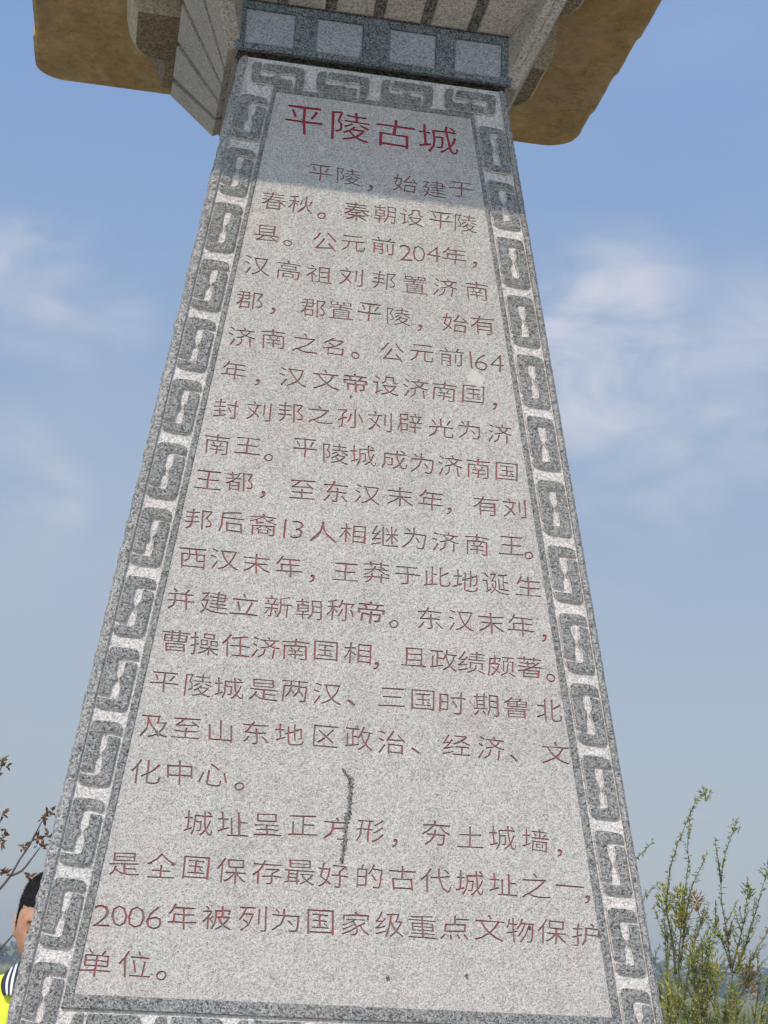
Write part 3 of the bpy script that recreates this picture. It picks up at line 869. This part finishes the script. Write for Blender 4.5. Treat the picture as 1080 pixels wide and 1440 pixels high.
def shrub(base, stems, label, seed, extra, ztop, leafy, spread=(-.35, .45), group=None):
    q = random.Random(seed)
    root = empty('wild_shrub', base, label, 'shrub', group)
    bx = Vector(base)
    Lg, Ly, Lr = MB(), MB(), MB()
    def dress(pts, dens, ysh, sz=1.0, rsh=.02):
        for i in range(len(pts) - 1):
            a, c = pts[i], pts[i + 1]; seg = (c - a).length
            n = dens * 1.7 * seg
            n = int(n) + (1 if q.random() < n % 1 else 0)
            t_ = (a - c).normalized()
            for _ in range(n):
                p = a.lerp(c, q.random())
                d = (t_ * q.uniform(.1, 1.0) + rv(q) * .9).normalized()
                hue = q.random()
                tgt = Lr if hue < rsh else (Ly if hue < rsh + ysh else Lg)
                leaf(tgt, p + rv(q) * .004, d, Vector((0, 0, 1)) + rv(q) * .6, q.uniform(.015, .032) * sz, q.uniform(.006, .0115) * sz)
    def side_twigs(pts, n, ln, ysh):
        if len(pts) < 6: return
        for _ in range(n):
            i = q.randrange(2, max(3, len(pts) - 3)); a = pts[i]
            t_ = (pts[i - 1] - pts[i]).normalized()
            d = (t_ * 1.0 + Vector((q.uniform(-1, 1), q.uniform(-1, 1), q.uniform(-.1, .7))) * .8).normalized()
            L_ = ln * q.uniform(.5, 1.3)
            w = [a + d * L_ * k / 5 + Vector((0, 0, 1)) * L_ * .10 * (k / 5) ** 2 + rv(q) * .003 for k in range(6)]
            tw_.tube(w[::-1], [.0007 + .0003 * k for k in range(6)], 4)
            dress(w[::-1], leafy * 1.1, ysh, .85)
    tw_ = MB()
    for j, s_ in enumerate(stems):
        pts = spline(s_)
        n = len(pts)
        if pts[-1].z < 1.10:   # carries on down to the root
            pts += spline([pts[-1], pts[-1].lerp(bx, .55) + Vector((q.uniform(-.05, .05), q.uniform(-.04, .04), .1)), bx + Vector((q.uniform(-.06, .06), q.uniform(-.06, .06), 0))], .08)[1:]
        pts = [p + Vector((0, q.uniform(-.003, .003), 0)) for p in pts]
        m_ = MB(); L_ = len(pts)
        m_.tube(pts, [.0011 + .0060 * (i / L_) ** 1.4 for i in range(L_)], 5)
        m_.build('stem', MBARK, root, True)
        vis = [p for p in pts if p.z > .7]
        dress([p for p in vis if p.z > 1.55], leafy * 1.1, .12)
        dress([p for p in vis if p.z <= 1.58], leafy * 1.05, .30)
        side_twigs([p for p in vis if p.z < 1.62], 5 + int(len([p for p in vis if p.z < 1.62]) * .30), .10, .25)
    # the many wands crowding the lower part
    pale = MB()
    for _ in range(extra):
        f0 = bx + Vector((q.uniform(-.12, .12), q.uniform(-.12, .12), 0))
        tx = bx.x + q.uniform(*spread); ty = bx.y + q.uniform(-.45, .45)
        zt = ztop * q.uniform(.74, 1.04)
        w = spline([(tx, ty, zt), ((tx * .75 + f0.x * .25), ty * .7 + f0.y * .3, zt * .72), (f0.x * .65 + tx * .35, f0.y * .7 + ty * .3, zt * .36), tuple(f0)], .04)
        (pale if q.random() < .3 else tw_).tube(w, [.0011 + .0045 * i / len(w) for i in range(len(w))], 4)
        vis = [p for p in w if p.z > .75]
        dress(vis, leafy * 1.15, .42, 1.0, .05)
        side_twigs(vis, 6, .10, .42)
    tw_.build('twigs', MBARK, root, kind='stuff')
    if pale.v: pale.build('dead_twigs', MBARKL, root, kind='stuff')
    Lg.build('foliage', MLEAF, root, kind='stuff')
    Ly.build('foliage', MLEAFY, root, kind='stuff')
    if Lr.v: Lr.build('foliage', MLEAFR, root, kind='stuff')
    # clumps of fresh growth at some tips
    return root, q
def clump(root, c, r_, n, mat, q, sz=1.0):
    m_ = MB(); c = Vector(c)
    for _ in range(n):
        d = rv(q)
        p = c + Vector((d.x * r_ * .75, d.y * r_ * .75, d.z * r_ * 1.35)) * q.random() ** .45
        d.z = abs(d.z) + .3
        leaf(m_, p, d + rv(q) * .5, Vector((0, 0, 1)), q.uniform(.020, .038) * sz, q.uniform(.009, .015) * sz)
    m_.build('shoot', mat, root, kind='stuff')

SG = 'wild shrubs behind the stele on the right'
ra, qa = shrub((2.43, 5.05, 0), STEMS_A, 'tallest slender shrub with wispy upright shoots just right of the stele', 11, 9, 1.36, 95, (-.34, .25), SG)
rb, qb = shrub((2.80, 5.35, 0), STEMS_B, 'dark stemmed open shrub at the far right with forking branches', 12, 9, 1.26, 85, (-.25, .50), SG)
rc, qc = shrub((2.42, 4.70, 0), STEMS_C, 'low yellow-green bushy shrub in front of the taller shrubs right of the stele', 13, 24, 1.22, 110, (-.25, .35), SG)
clump(ra, (2.355, 5.0, 1.60), .055, 70, MLEAFY, qa)
clump(ra, (2.445, 5.0, 1.60), .060, 90, MLEAFY, qa)
clump(ra, (2.425, 5.0, 1.52), .050, 70, MLEAFY, qa)
clump(ra, (2.520, 5.0, 1.60), .035, 50, MLEAFR, qa)
clump(ra, (2.575, 5.0, 2.12), .030, 26, MLEAF, qa)
clump(ra, (2.49, 5.0, 1.35), .05, 60, MLEAFY, qa)
clump(rb, (2.91, 5.3, 1.69), .040, 45, MLEAF, qb)
clump(rb, (2.84, 5.3, 2.0), .035, 18, MLEAF, qb)
clump(rb, (3.02, 5.3, 1.79), .045, 36, MLEAF, qb)
clump(rb, (2.74, 5.3, 1.29), .07, 110, MLEAFY, qb)
clump(rb, (2.92, 5.3, 1.24), .07, 80, MLEAFR, qb)
clump(rb, (2.86, 5.3, 1.33), .06, 80, MLEAFY, qb)
clump(rc, (2.47, 4.7, 1.24), .07, 120, MLEAFY, qc)
clump(rc, (2.27, 4.7, 1.16), .07, 100, MLEAFY, qc)

# faint lower shoots standing close behind the right edge of the stele
def sapling(base, tips, clusters, label, name, seed, mat, barkm, cat='sapling', ysc=1.0, trunk=None, n_cl=10):
    q = random.Random(seed)
    root = empty(name, base, label, cat)
    for s_ in tips:
        pts = spline(s_, .03); L_ = len(pts)
        m_ = MB(); m_.tube(pts, [.0016 + .0028 * (i / L_) for i in range(L_)], 6)
        m_.build('branch', barkm, root, True)
    if trunk:
        pts = spline(trunk, .06); L_ = len(pts)
        m_ = MB(); m_.tube(pts, [.004 + .012 * (i / L_) for i in range(L_)], 8)
        m_.build('trunk', barkm, root, True)
    fol = MB()
    for c in clusters:
        c = Vector(c)
        for _ in range(n_cl):
            d = (rv(q) + Vector((.35, 0, .35))).normalized()
            leaf(fol, c + rv(q) * .008 * ysc, d, Vector((0, 0, 1)) + rv(q) * .5, q.uniform(.014, .028) * ysc, q.uniform(.006, .010) * ysc, .5)
    fol.build('foliage', mat, root, kind='stuff')
    return root
CL2 = CLUSTERS + [(-.60, 2.2, 1.500), (-.69, 2.2, 1.60), (-.70, 2.2, 1.70), (-.72, 2.2, 1.62), (-.74, 2.2, 1.50)]
hub = (-.80, 2.22, 1.22)
sapling((-.86, 2.25, 0), TWIGS + [[(-.690, 2.2, 1.33), (-.74, 2.2, 1.27), hub], [(-.656, 2.2, 1.195), (-.73, 2.21, 1.13), (-.81, 2.22, 1.05)],
        [(-.668, 2.2, 1.60), (-.70, 2.2, 1.48), (-.75, 2.21, 1.33), hub], [(-.685, 2.2, 1.735), (-.73, 2.2, 1.60), (-.78, 2.21, 1.40), hub]], CL2,
        'thin sapling with reddish bronze leaves behind the boy at the left edge', 'bronze_leaved_sapling', 5, MLEAFB, MBARK,
        trunk=[(-.80, 2.22, 1.75), hub, (-.82, 2.23, .9), (-.86, 2.25, 0)], n_cl=11)

# field margin: rough grass and yellow bloom
def meadow(name, mat, area, n, hmin, hmax, seed, wide=.006):
    q = random.Random(seed); m_ = MB()
    x0, x1, y0, y1 = area
    for _ in range(n):
        x = q.uniform(x0, x1); y = y0 + (y1 - y0) * q.random() ** 1.6
        sc = 1 + (y - y0) * .05
        for _b in range(3):
            h = q.uniform(hmin, hmax); a = q.uniform(0, 6.28); w = wide * sc
            bx_, by_ = x + q.uniform(-.05, .05), y + q.uniform(-.05, .05)
            lx, ly = q.uniform(-.3, .3) * h, q.uniform(-.3, .3) * h
            b = len(m_.v)
            m_.v += [(bx_ - math.cos(a) * w, by_ - math.sin(a) * w, 0), (bx_ + math.cos(a) * w, by_ + math.sin(a) * w, 0), (bx_ + lx * .4 + math.cos(a) * w * .6, by_ + ly * .4 + math.sin(a) * w * .6, h * .6), (bx_ + lx, by_ + ly, h)]
            m_.f += [(b, b + 1, b + 2), (b, b + 2, b + 3)]
    tag(m_.build(name, mat), None, None, None, 'stuff')
    return m_
MBLADE = leafmat('grass_blade', (.07, .10, .025), (.14, .17, .05), (.26, .24, .09))
MBLOOM = leafmat('yellow_bloom', (.45, .38, .04), (.55, .46, .06), (.35, .33, .06))
g1 = meadow('tall_grass', MBLADE, (-12, 16, 3.2, 45), 9000, .35, .95, 1, .010)
q = random.Random(8); m_ = MB()
for _ in range(5200):
    y = 12 + 70 * q.random() ** 1.3
    x = q.uniform(-.9, .6) * (y * .55 + 3) - 1
    z = q.uniform(.75, 1.08)
    s_ = q.uniform(.015, .035) * (1 + y * .02)
    leaf(m_, Vector((x, y, z)), rv(q), Vector((0, 0, 1)), s_, s_ * .8)
tag(m_.build('yellow_flowers', MBLOOM), None, None, None, 'stuff')

# far trees, softened by the haze
def tree_geo(seed, h, w):
    q = random.Random(seed)
    tr = MB(); cr_ = MB()
    tr.tube([(0, 0, h * .62), (q.uniform(-.1, .1), 0, h * .3), (0, 0, 0)], [.06 * w, .09 * w, .13 * w], 6)
    tips = []
    for k in range(7):
        a = q.uniform(0, 6.28); e_ = q.uniform(.35, 1.0)
        t_ = Vector((math.cos(a) * w * .42 * q.uniform(.4, 1), math.sin(a) * w * .42 * q.uniform(.4, 1), h * (.45 + .42 * e_)))
        tr.tube([t_, Vector((0, 0, h * q.uniform(.28, .5)))], [.02 * w, .05 * w], 5)
        tips.append((t_, w * q.uniform(.16, .30)))
    for _ in range(8): tips.append((Vector((q.gauss(0, .2) * w, q.gauss(0, .2) * w, h * q.uniform(.5, .93))), w * q.uniform(.12, .25)))
    for c, r_ in tips:
        for _ in range(60):
            d = rv(q); p = c + d * r_ * q.random() ** .4
            leaf(cr_, p, d + rv(q), Vector((0, 0, 1)), w * q.uniform(.05, .10), w * q.uniform(.035, .06))
    return tr, cr_
geo = [tree_geo(40 + i, h, w) for i, (h, w) in enumerate([(6.5, 5.5), (8, 5.0), (5, 5.5), (7, 7)])]
meshes = []
q = random.Random(77)
cnt = 0
SIDE = {'l': [(-6.5, 150), (-3, 158), (.5, 150), (3.5, 165), (-11, 160), (-16, 170), (-22, 165)],
        'r': [(58, 112), (61.5, 118), (66, 110), (70, 120), (75, 115), (53, 117), (80, 122), (86, 118)]}
first = {}
ORD = ['first', 'second', 'third', 'fourth', 'fifth', 'sixth', 'seventh', 'eighth']
def far_tree(x, y, k, sc, label):
    global cnt
    o = empty('far_tree', (x, y, 0), label, 'tree', 'far hazy trees on the horizon')
    if k not in first:
        tr, cr_ = geo[k]
        V = [(v[0] + x, v[1] + y, v[2]) for v in tr.v]
        a = mobj('trunk', V, tr.f, MBARK, o)
        V = [(v[0] + x, v[1] + y, v[2]) for v in cr_.v]
        b = mobj('crown', V, cr_.f, MFAR, o, kind='stuff')
        first[k] = (a, b)
    else:
        for c in first[k]:
            n = c.copy(); COL.objects.link(n); n.parent = o
    o.scale = (sc, sc, sc * q.uniform(.85, 1.1)); o.rotation_euler = (0, 0, q.uniform(0, 6))
for i, (x, y) in enumerate(sorted(SIDE['l'])): far_tree(x, y, q.randrange(4), q.uniform(.42, .62), ORD[i] + ' hazy far tree from the left, on the horizon beyond the boy')
for i, (x, y) in enumerate(sorted(SIDE['r'])): far_tree(x, y, q.randrange(4), q.uniform(.42, .60), ORD[i] + ' hazy far tree right of the stele, counted from the stele outwards')
# a long low far-off wood
m_ = MB()
for _ in range(16000):
    a = q.uniform(-.75, .95); D_ = q.uniform(330, 380)
    x = math.sin(a) * D_; y = math.cos(a) * D_
    hh = 5.0 + 2.0 * math.sin(a * 23) + 1.4 * math.sin(a * 61 + 1) + .9 * math.sin(a * 137)
    p = Vector((x, y, hh * q.random() ** .7))
    leaf(m_, p, rv(q), Vector((0, 0, 1)), q.uniform(1.4, 2.6), q.uniform(1.0, 1.8))
tag(m_.build('distant_wood', MFAR), None, None, None, 'stuff')

# haze
m = bpy.data.materials.new('haze_air'); m.use_nodes = True
nt = m.node_tree
for n in list(nt.nodes): nt.nodes.remove(n)
out = nt.nodes.new('ShaderNodeOutputMaterial'); pv = nt.nodes.new('ShaderNodeVolumePrincipled')
pv.inputs['Color'].default_value = (.86, .91, .97, 1); pv.inputs["Density"].default_value = .0016
pv.inputs['Anisotropy'].default_value = .3
nt.links.new(pv.outputs[0], out.inputs['Volume'])
mb = MB(); mb.box(-420, 460, -60, 440, -1, 14)
mobj('haze', mb.v, mb.f, m, kind='stuff')

# ------------------------------------------------------------------ the boy
def skin_body(name, verts, edges, radii, root_i, sub=2):
    me = bpy.data.meshes.new(name); me.from_pydata(verts, edges, [])
    o = bpy.data.objects.new(name, me); COL.objects.link(o)
    md = o.modifiers.new('skin', 'SKIN'); md.use_smooth_shade = True
    sv = me.skin_vertices[0].data
    for i, r_ in enumerate(radii):
        sv[i].radius = (r_, r_) if not isinstance(r_, tuple) else r_
        sv[i].use_root = (i == root_i)
    s2 = o.modifiers.new('sub', 'SUBSURF'); s2.levels = sub; s2.render_levels = sub
    dg = bpy.context.evaluated_depsgraph_get(); dg.update()
    m2 = bpy.data.meshes.new_from_object(o.evaluated_get(dg))
    V = [tuple(v.co) for v in m2.vertices]; F = [tuple(p.vertices) for p in m2.polygons]
    bpy.data.objects.remove(o)
    return V, F
BOY = Vector((-.515, 1.14, 0)); HC = Vector((-.503, 1.115, 1.266)); HS = .945    # feet, head centre
boy = empty('person', BOY, 'black-haired boy in a bright yellow top peeking from behind the stele', 'person')
YAW = R(-5)
def hd(x, y, z):
    """head space (y forward, z up) to the world: facing the camera side, looking a little down"""
    t_ = R(12); y, z = y * math.cos(t_) + z * math.sin(t_) * 1, z * math.cos(t_) - y * math.sin(t_)
    x, y, z = x * HS, y * HS, z * HS
    x2, y2 = -x, -y
    c, s_ = math.cos(YAW), math.sin(YAW)
    return (HC.x + x2 * c - y2 * s_, HC.y + x2 * s_ + y2 * c, HC.z + z)
def gss(a, s_): return math.exp(-(a / s_) ** 2)
def head_pt(th, ph, k=1.0):
    """th azimuth from the nose, ph latitude"""
    x = math.sin(th) * math.cos(ph); y = math.cos(th) * math.cos(ph); z = math.sin(ph)
    X = x * .070; Y = y * .086; Z = z * (.108 if z > 0 else .104)
    if z < 0:                       # jaw narrows, chin comes forward
        f = 1 + .20 * z * abs(z); X *= (f + .01) * max(.12, math.cos(ph)) ** -.60; Y *= (1 + .22 * z) if y < 0 else (1 + .05 * z)
    if y > 0:
        Y *= .94
        Y += .018 * gss(x, .16) * gss(z + .22, .20)                 # nose
        Y += .006 * gss(x, .3) * gss(z + .60, .10)                  # lips
        Y += .008 * gss(x, .28) * gss(z + .88, .16)                 # chin
        Y += .004 * gss(abs(x) - .38, .25) * gss(z - .18, .10)      # brow
        Y -= .008 * gss(abs(x) - .44, .17) * gss(z - .02, .11)      # eye sockets
        Y += .004 * gss(abs(x) - .50, .25) * gss(z + .36, .22)      # cheeks
        Y += .003 * gss(abs(x) - .44, .12) * gss(z + .01, .07)      # lids
    return (X * k, Y * k, Z * k)
V = []; F = []
nu, nv = 72, 56
for j in range(nv + 1):
    ph = -math.pi / 2 + math.pi * j / nv
    for i in range(nu):
        V.append(hd(*head_pt(2 * math.pi * i / nu, ph)))
for j in range(nv):
    for i in range(nu):
        F.append((j * nu + i, j * nu + (i + 1) % nu, (j + 1) * nu + (i + 1) % nu, (j + 1) * nu + i))
HV, HF = V, F
B = lambda x, y, z: (BOY.x + x, BOY.y + y, z)
bv = [B(0, .01, .70), B(0, .01, .82), B(0, .015, .98), B(0, .02, 1.09), B(0, .012, 1.145), tuple(Vector((HC.x, HC.y + .012, 1.20))),
      B(-.075, 0, .66), B(-.085, .0, .36), B(-.09, .02, .08), B(-.092, -.09, .045),
      B(.075, 0, .66), B(.085, .0, .36), B(.09, .02, .08), B(.092, -.09, .045),
      B(-.125, .02, 1.095), B(-.155, .03, .86), B(-.14, -.06, .68), B(-.135, -.09, .62),
      B(.125, .02, 1.095), B(.16, .03, .86), B(.145, -.05, .68), B(.14, -.08, .62)]
be = [(0, 1), (1, 2), (2, 3), (3, 4), (4, 5), (0, 6), (6, 7), (7, 8), (8, 9), (0, 10), (10, 11), (11, 12), (12, 13), (3, 14), (14, 15), (15, 16), (16, 17), (3, 18), (18, 19), (19, 20), (20, 21)]
br = [(.115, .085), (.105, .08), (.115, .08), (.085, .06), (.044, .042), (.042, .042),
      .068, .048, .032, .026, .068, .048, .032, .026, .042, .033, .024, .022, .042, .033, .024, .022]
BV, BF = skin_body('b', bv, be, br, 0)
AV = list(BV); AF = list(BF)
def join(V, F):
    b = len(AV); AV.extend(V); AF.extend([tuple(i + b for i in f) for f in F])
join(HV, HF)
# ears
for s_ in (-1, 1):
    e_ = MB(); rings = []
    for k in range(13):
        a = -math.pi * .5 + 2 * math.pi * k / 12
        rings.append(k)
    ring_o = [(s_ * (.070 + .009), -.006 + .016 * math.cos(2 * math.pi * k / 14) - .006, -.006 + .030 * math.sin(2 * math.pi * k / 14)) for k in range(14)]
    ring_i = [(s_ * .066, .003 + .012 * math.cos(2 * math.pi * k / 14), -.008 + .024 * math.sin(2 * math.pi * k / 14)) for k in range(14)]
    ring_c = [(s_ * (.070 + .006), -.008 + .008 * math.cos(2 * math.pi * k / 14), -.006 + .020 * math.sin(2 * math.pi * k / 14)) for k in range(14)]
    e_.prism([[hd(*p) for p in ring_i], [hd(*p) for p in ring_o], [hd(*p) for p in ring_c]])
    join(e_.v, e_.f)
# hands: palm, four fingers and a thumb
for s_ in (-1, 1):
    w = Vector(B(s_ * .1375, -.085, .62)); dn = Vector((0, -.25, -1)).normalized(); ac = Vector((0, 1, -.25)).normalized()
    hv = [tuple(w), tuple(w + dn * .045)]; he_ = [(0, 1)]; hr_ = [.020, (.026, .014)]
    for fi, (o_, L_) in enumerate([(-.021, .048), (-.007, .055), (.007, .051), (.020, .040)]):
        b0 = len(hv); p0 = w + dn * .058 + ac * o_
        hv += [tuple(p0), tuple(p0 + dn * L_ * .5 + Vector((-s_ * .004, 0, 0))), tuple(p0 + dn * L_ + Vector((-s_ * .014, 0, 0)))]
        he_ += [(1, b0), (b0, b0 + 1), (b0 + 1, b0 + 2)]; hr_ += [.0085, .0072, .0058]
    b0 = len(hv); p0 = w + dn * .022 - ac * .022
    hv += [tuple(p0), tuple(p0 + dn * .022 - ac * .016), tuple(p0 + dn * .044 - ac * .018)]; he_ += [(0, b0), (b0, b0 + 1), (b0 + 1, b0 + 2)]; hr_ += [.0095, .0085, .0065]
    V_, F_ = skin_body('h', hv, he_, hr_, 0)
    join(V_, F_)
me = bpy.data.meshes.new('body'); me.from_pydata(AV, [], AF); me.update()
o = bpy.data.objects.new('tmp', me); COL.objects.link(o)
rm = o.modifiers.new('r', 'REMESH'); rm.mode = 'VOXEL'; rm.voxel_size = .0042; rm.use_smooth_shade = True
sm = o.modifiers.new('s', 'SMOOTH'); sm.iterations = 3; sm.factor = .5
dg = bpy.context.evaluated_depsgraph_get(); dg.update()
m2 = bpy.data.meshes.new_from_object(o.evaluated_get(dg))
V = [tuple(v.co) for v in m2.vertices]; F = [tuple(p.vertices) for p in m2.polygons]
bpy.data.objects.remove(o)
m, nt, b = newmat('skin'); v_ = objvec(nt)
nt.links.new(bump(nt, noise(nt, v_, 600, 3), .25, .001), b.inputs['Normal'])
nt.links.new(mixc(nt, rng(nt, noise(nt, v_, 40, 5, .7), .35, .65), (.36, .175, .105), (.50, .27, .17)), b.inputs['Base Color'])
b.inputs['Roughness'].default_value = .5; b.inputs['Subsurface Weight'].default_value = .12; b.inputs['Subsurface Radius'].default_value = (.02, .008, .004)
MSKIN = m
def plain(name, c, rough=.8, bs=0, sc=400):
    m, nt, b = newmat(name); v = objvec(nt)
    nt.links.new(mixc(nt, noise(nt, v, 30, 3), tuple(x * .85 for x in c), c), b.inputs['Base Color'])
    b.inputs['Roughness'].default_value = rough
    if bs: nt.links.new(bump(nt, noise(nt, v, sc, 3), bs, .002), b.inputs['Normal'])
    return m
mobj('body', V, F, MSKIN, boy, True)
MHAIR = plain('black_hair', (.012, .010, .010), .65, .8, 700)
MHAIR.node_tree.nodes['Principled BSDF'].inputs['Specular IOR Level'].default_value = .18
MBLK = plain('dark_lash', (.015, .01, .01), .5)
MYEL = plain('yellow_cloth', (.72, .80, .05), .75, .4, 300)
nt = MYEL.node_tree; b = nt.nodes['Principled BSDF']; v_ = objvec(nt)
fn = N(nt, 'ShaderNodeTexNoise'); fn.inputs['Scale'].default_value = 16; fn.inputs['Detail'].default_value = 2; fn.inputs['Distortion'].default_value = 1.2
nt.links.new(v_, fn.inputs['Vector'])
nt.links.new(bump(nt, fn.outputs['Fac'], 1.0, .012, bump(nt, noise(nt, v_, 700, 2), .4, .001)), b.inputs['Normal'])
MNAVY = plain('navy_rib', (.018, .02, .04), .8)
MWHT = plain('white_rib', (.75, .75, .76), .8)
# hair: cropped at the sides, thicker on the crown, tufted
q = random.Random(3); V = []; F = []; keep = {}
hu, hv_ = 96, 44
for j in range(hv_ + 1):
    ph = -.62 + (math.pi / 2 + .62) * j / hv_
    for i in range(hu):
        th = 2 * math.pi * i / hu
        z = math.sin(ph); fr = math.cos(th)
        top = max(0, min(1, (z - .35) / .4))
        k = 1.03 + .10 * top + q.uniform(-.014, .014) * (1 + 1.5 * top)
        fq = max(0.0, min(1.0, (fr - .12) / .42)); fb = max(0.0, min(1.0, (.10 - fr) / .5)); edge = -.10 + .58 * fq * fq * (3 - 2 * fq) - .42 * fb
        if z < edge + q.uniform(-.02, .02): k = .97
        x, y, zz = head_pt(th, ph, k)
        V.append(hd(x, y, zz))
for j in range(hv_):
    for i in range(hu):
        F.append((j * hu + i, j * hu + (i + 1) % hu, (j + 1) * hu + (i + 1) % hu, (j + 1) * hu + i))
# short strands standing off the scalp, thinning out into the skin at the hairline
nf = len(F)
for _ in range(5200):
    th = q.uniform(0, 2 * math.pi); ph = q.uniform(-.35, 1.45)
    fr = math.cos(th); z = math.sin(ph)
    fq = max(0.0, min(1.0, (fr - .12) / .42)); fb = max(0.0, min(1.0, (.10 - fr) / .5)); edge = -.10 + .58 * fq * fq * (3 - 2 * fq) - .42 * fb
    if z < edge - .07 * q.random() ** 2 - .01: continue
    top = max(0, min(1, (z - .35) / .4))
    k0 = (1.0 if z < edge + .04 else 1.02 + .09 * top)
    a = Vector(hd(*head_pt(th, ph, k0))); L_ = q.uniform(.02, .055) * (.35 + top) + .02
    b_ = Vector(hd(*head_pt(th + q.uniform(-.10, .10), ph + q.uniform(-.10, .06), k0 + L_)))
    s__ = (b_ - a).cross(rv(q)).normalized() * .0007
    i0 = len(V); V += [tuple(a - s__), tuple(a + s__), tuple(b_)]; F.append((i0, i0 + 1, i0 + 2))
hair = mobj('hair', V, F, MHAIR, boy, True)
MBROW = plain('brow_hair', (.07, .042, .03), .7)
# brows, closed lids, mouth
for s_ in (-1, 1):
    for nm, zc, L_, th_, z_, mt in (('eyebrow', .17, .20, .0016, .02, MBROW), ('eyelash', -.03, .15, .0021, -.02, MBLK)):
        pts = []
        for k in range(9):
            a = (k - 4) / 4.0
            th = s_ * (.42 + L_ * a)
            x, y, z = head_pt(th, zc + (.03 if nm == 'eyebrow' else -.05) * (1 - a * a) * 1.0)
            pts.append(hd(x * 1.0, y + .0015, z))
        mbq = MB(); mbq.tube(pts, [th_ * (.4 + .6 * (1 - ((k - 4) / 4.2) ** 2)) for k in range(9)], 6)
        mbq.build(nm, mt, boy, True)
pts = [hd(*[c * 1.005 for c in head_pt(.30 * (k - 4) / 4, -.62)]) for k in range(9)]
mbq = MB(); mbq.tube(pts, [.0028 * (.3 + .7 * (1 - ((k - 4) / 4.2) ** 2)) for k in range(9)], 6)
mbq.build('lips', plain('lip', (.40, .14, .12), .5), boy, True)
# yellow top with striped knitted collar, shorts, shoes
def loft(rings, n=40, noise_=.0, seed=1, sx=2.0):
    q = random.Random(seed); mb = MB(); out = []
    for (cx_, cy_, cz, rx, ry) in rings:
        out.append([(cx_ + rx * math.cos(2 * math.pi * i / n), cy_ + ry * math.sin(2 * math.pi * i / n), cz + noise_ * math.sin(5 * 2 * math.pi * i / n + cz * 30)) for i in range(n)])
    mb.prism(out, False); return mb
bx_, by_ = BOY.x, BOY.y
mb = loft([(bx_, by_, .62, .142, .112), (bx_, by_ + .004, .70, .146, .114), (bx_, by_ + .008, .82, .138, .106), (bx_, by_ + .01, .94, .143, .106), (bx_, by_ + .012, 1.05, .150, .104), (bx_ + .001, by_ + .012, 1.10, .144, .096), (bx_ + .002, by_ + .010, 1.130, .122, .086), (bx_ + .003, by_ + .006, 1.148, .092, .076), (bx_ + .004, by_ + .004, 1.160, .060, .060)], 48, .004)
mb.build('yellow_top', MYEL, boy, True)
for s_ in (-1, 1):
    pts = [Vector(B(s_ * .085, .012, 1.105)), Vector(B(s_ * .135, .02, 1.08)), Vector(B(s_ * .152, .025, .96)), Vector(B(s_ * .160, .028, .88))]
    mb = MB(); mb.tube(spline(pts, .02), .052, 18, False); mb.build('sleeve', MYEL, boy, True)
loft([(bx_ + .004, by_ + .002, 1.150, .058, .056), (bx_ + .004, by_ + .002, 1.176, .052, .049), (bx_ + .004, by_ + .002, 1.175, .048, .045)], 40).build('collar_band', MNAVY, boy, True)
for s_ in (-1, 1):        # collar flaps, striped along their length
    cuts = [0, .30, .46, .62, .80, 1.0]
    for i in range(5):
        mt, nm = (MWHT, 'collar_stripe') if i in (1, 3) else (MNAVY, 'collar_band')
        mb = MB(); rings = []
        for t in [k / 8 for k in range(9)]:
            # outer and inner edge of the flap at t, top to point
            xo = .069 + .010 * math.sin(math.pi * t * .9) - .002 * t; xi = .040 + .006 * t
            row = []
            for u in (cuts[i], (cuts[i] + cuts[i + 1]) / 2, cuts[i + 1]):
                x = xo + (xi - xo) * u
                z = 1.186 - .070 * t - .022 * (1 - u) * (1 - t)
                y = -.052 - .050 * t + .035 * (1 - u) * (1 - .6 * t)
                row.append(Vector((bx_ + .004 + s_ * x, by_ + y, z)))
            rings.append([p_ + Vector((0, -.002, .001)) for p_ in row] + [p_ + Vector((0, .003, -.002)) for p_ in row[::-1]])
        mb.prism(rings); mb.build(nm, mt, boy, True)
for s_ in (-1, 1):
    pts = [Vector(B(s_ * .062, 0, .72)), Vector(B(s_ * .078, 0, .6)), Vector(B(s_ * .086, 0, .42))]
    mb = MB(); mb.tube(spline(pts, .03), [.098, .096, .090, .086, .082, .080, .078, .077, .076, .076, .075, .075][:len(spline(pts, .03))] if len(spline(pts, .03)) <= 12 else .08, 18, False)
    mb.build('trouser_leg', MNAVY, boy, True)
    mb = MB(); c = Vector(B(s_ * .091, -.035, 0))
    rings = []
    for z, a, l_, off in ((.0, .040, .100, 0), (.022, .042, .104, 0), (.05, .038, .090, .008), (.085, .034, .050, .04), (.10, .034, .042, .048)):
        rings.append([(c.x + a * math.cos(2 * math.pi * i / 20), c.y + off + l_ * math.sin(2 * math.pi * i / 20), z + .001) for i in range(20)])
    mb.prism(rings); mb.build('shoe', MWHT, boy, True)
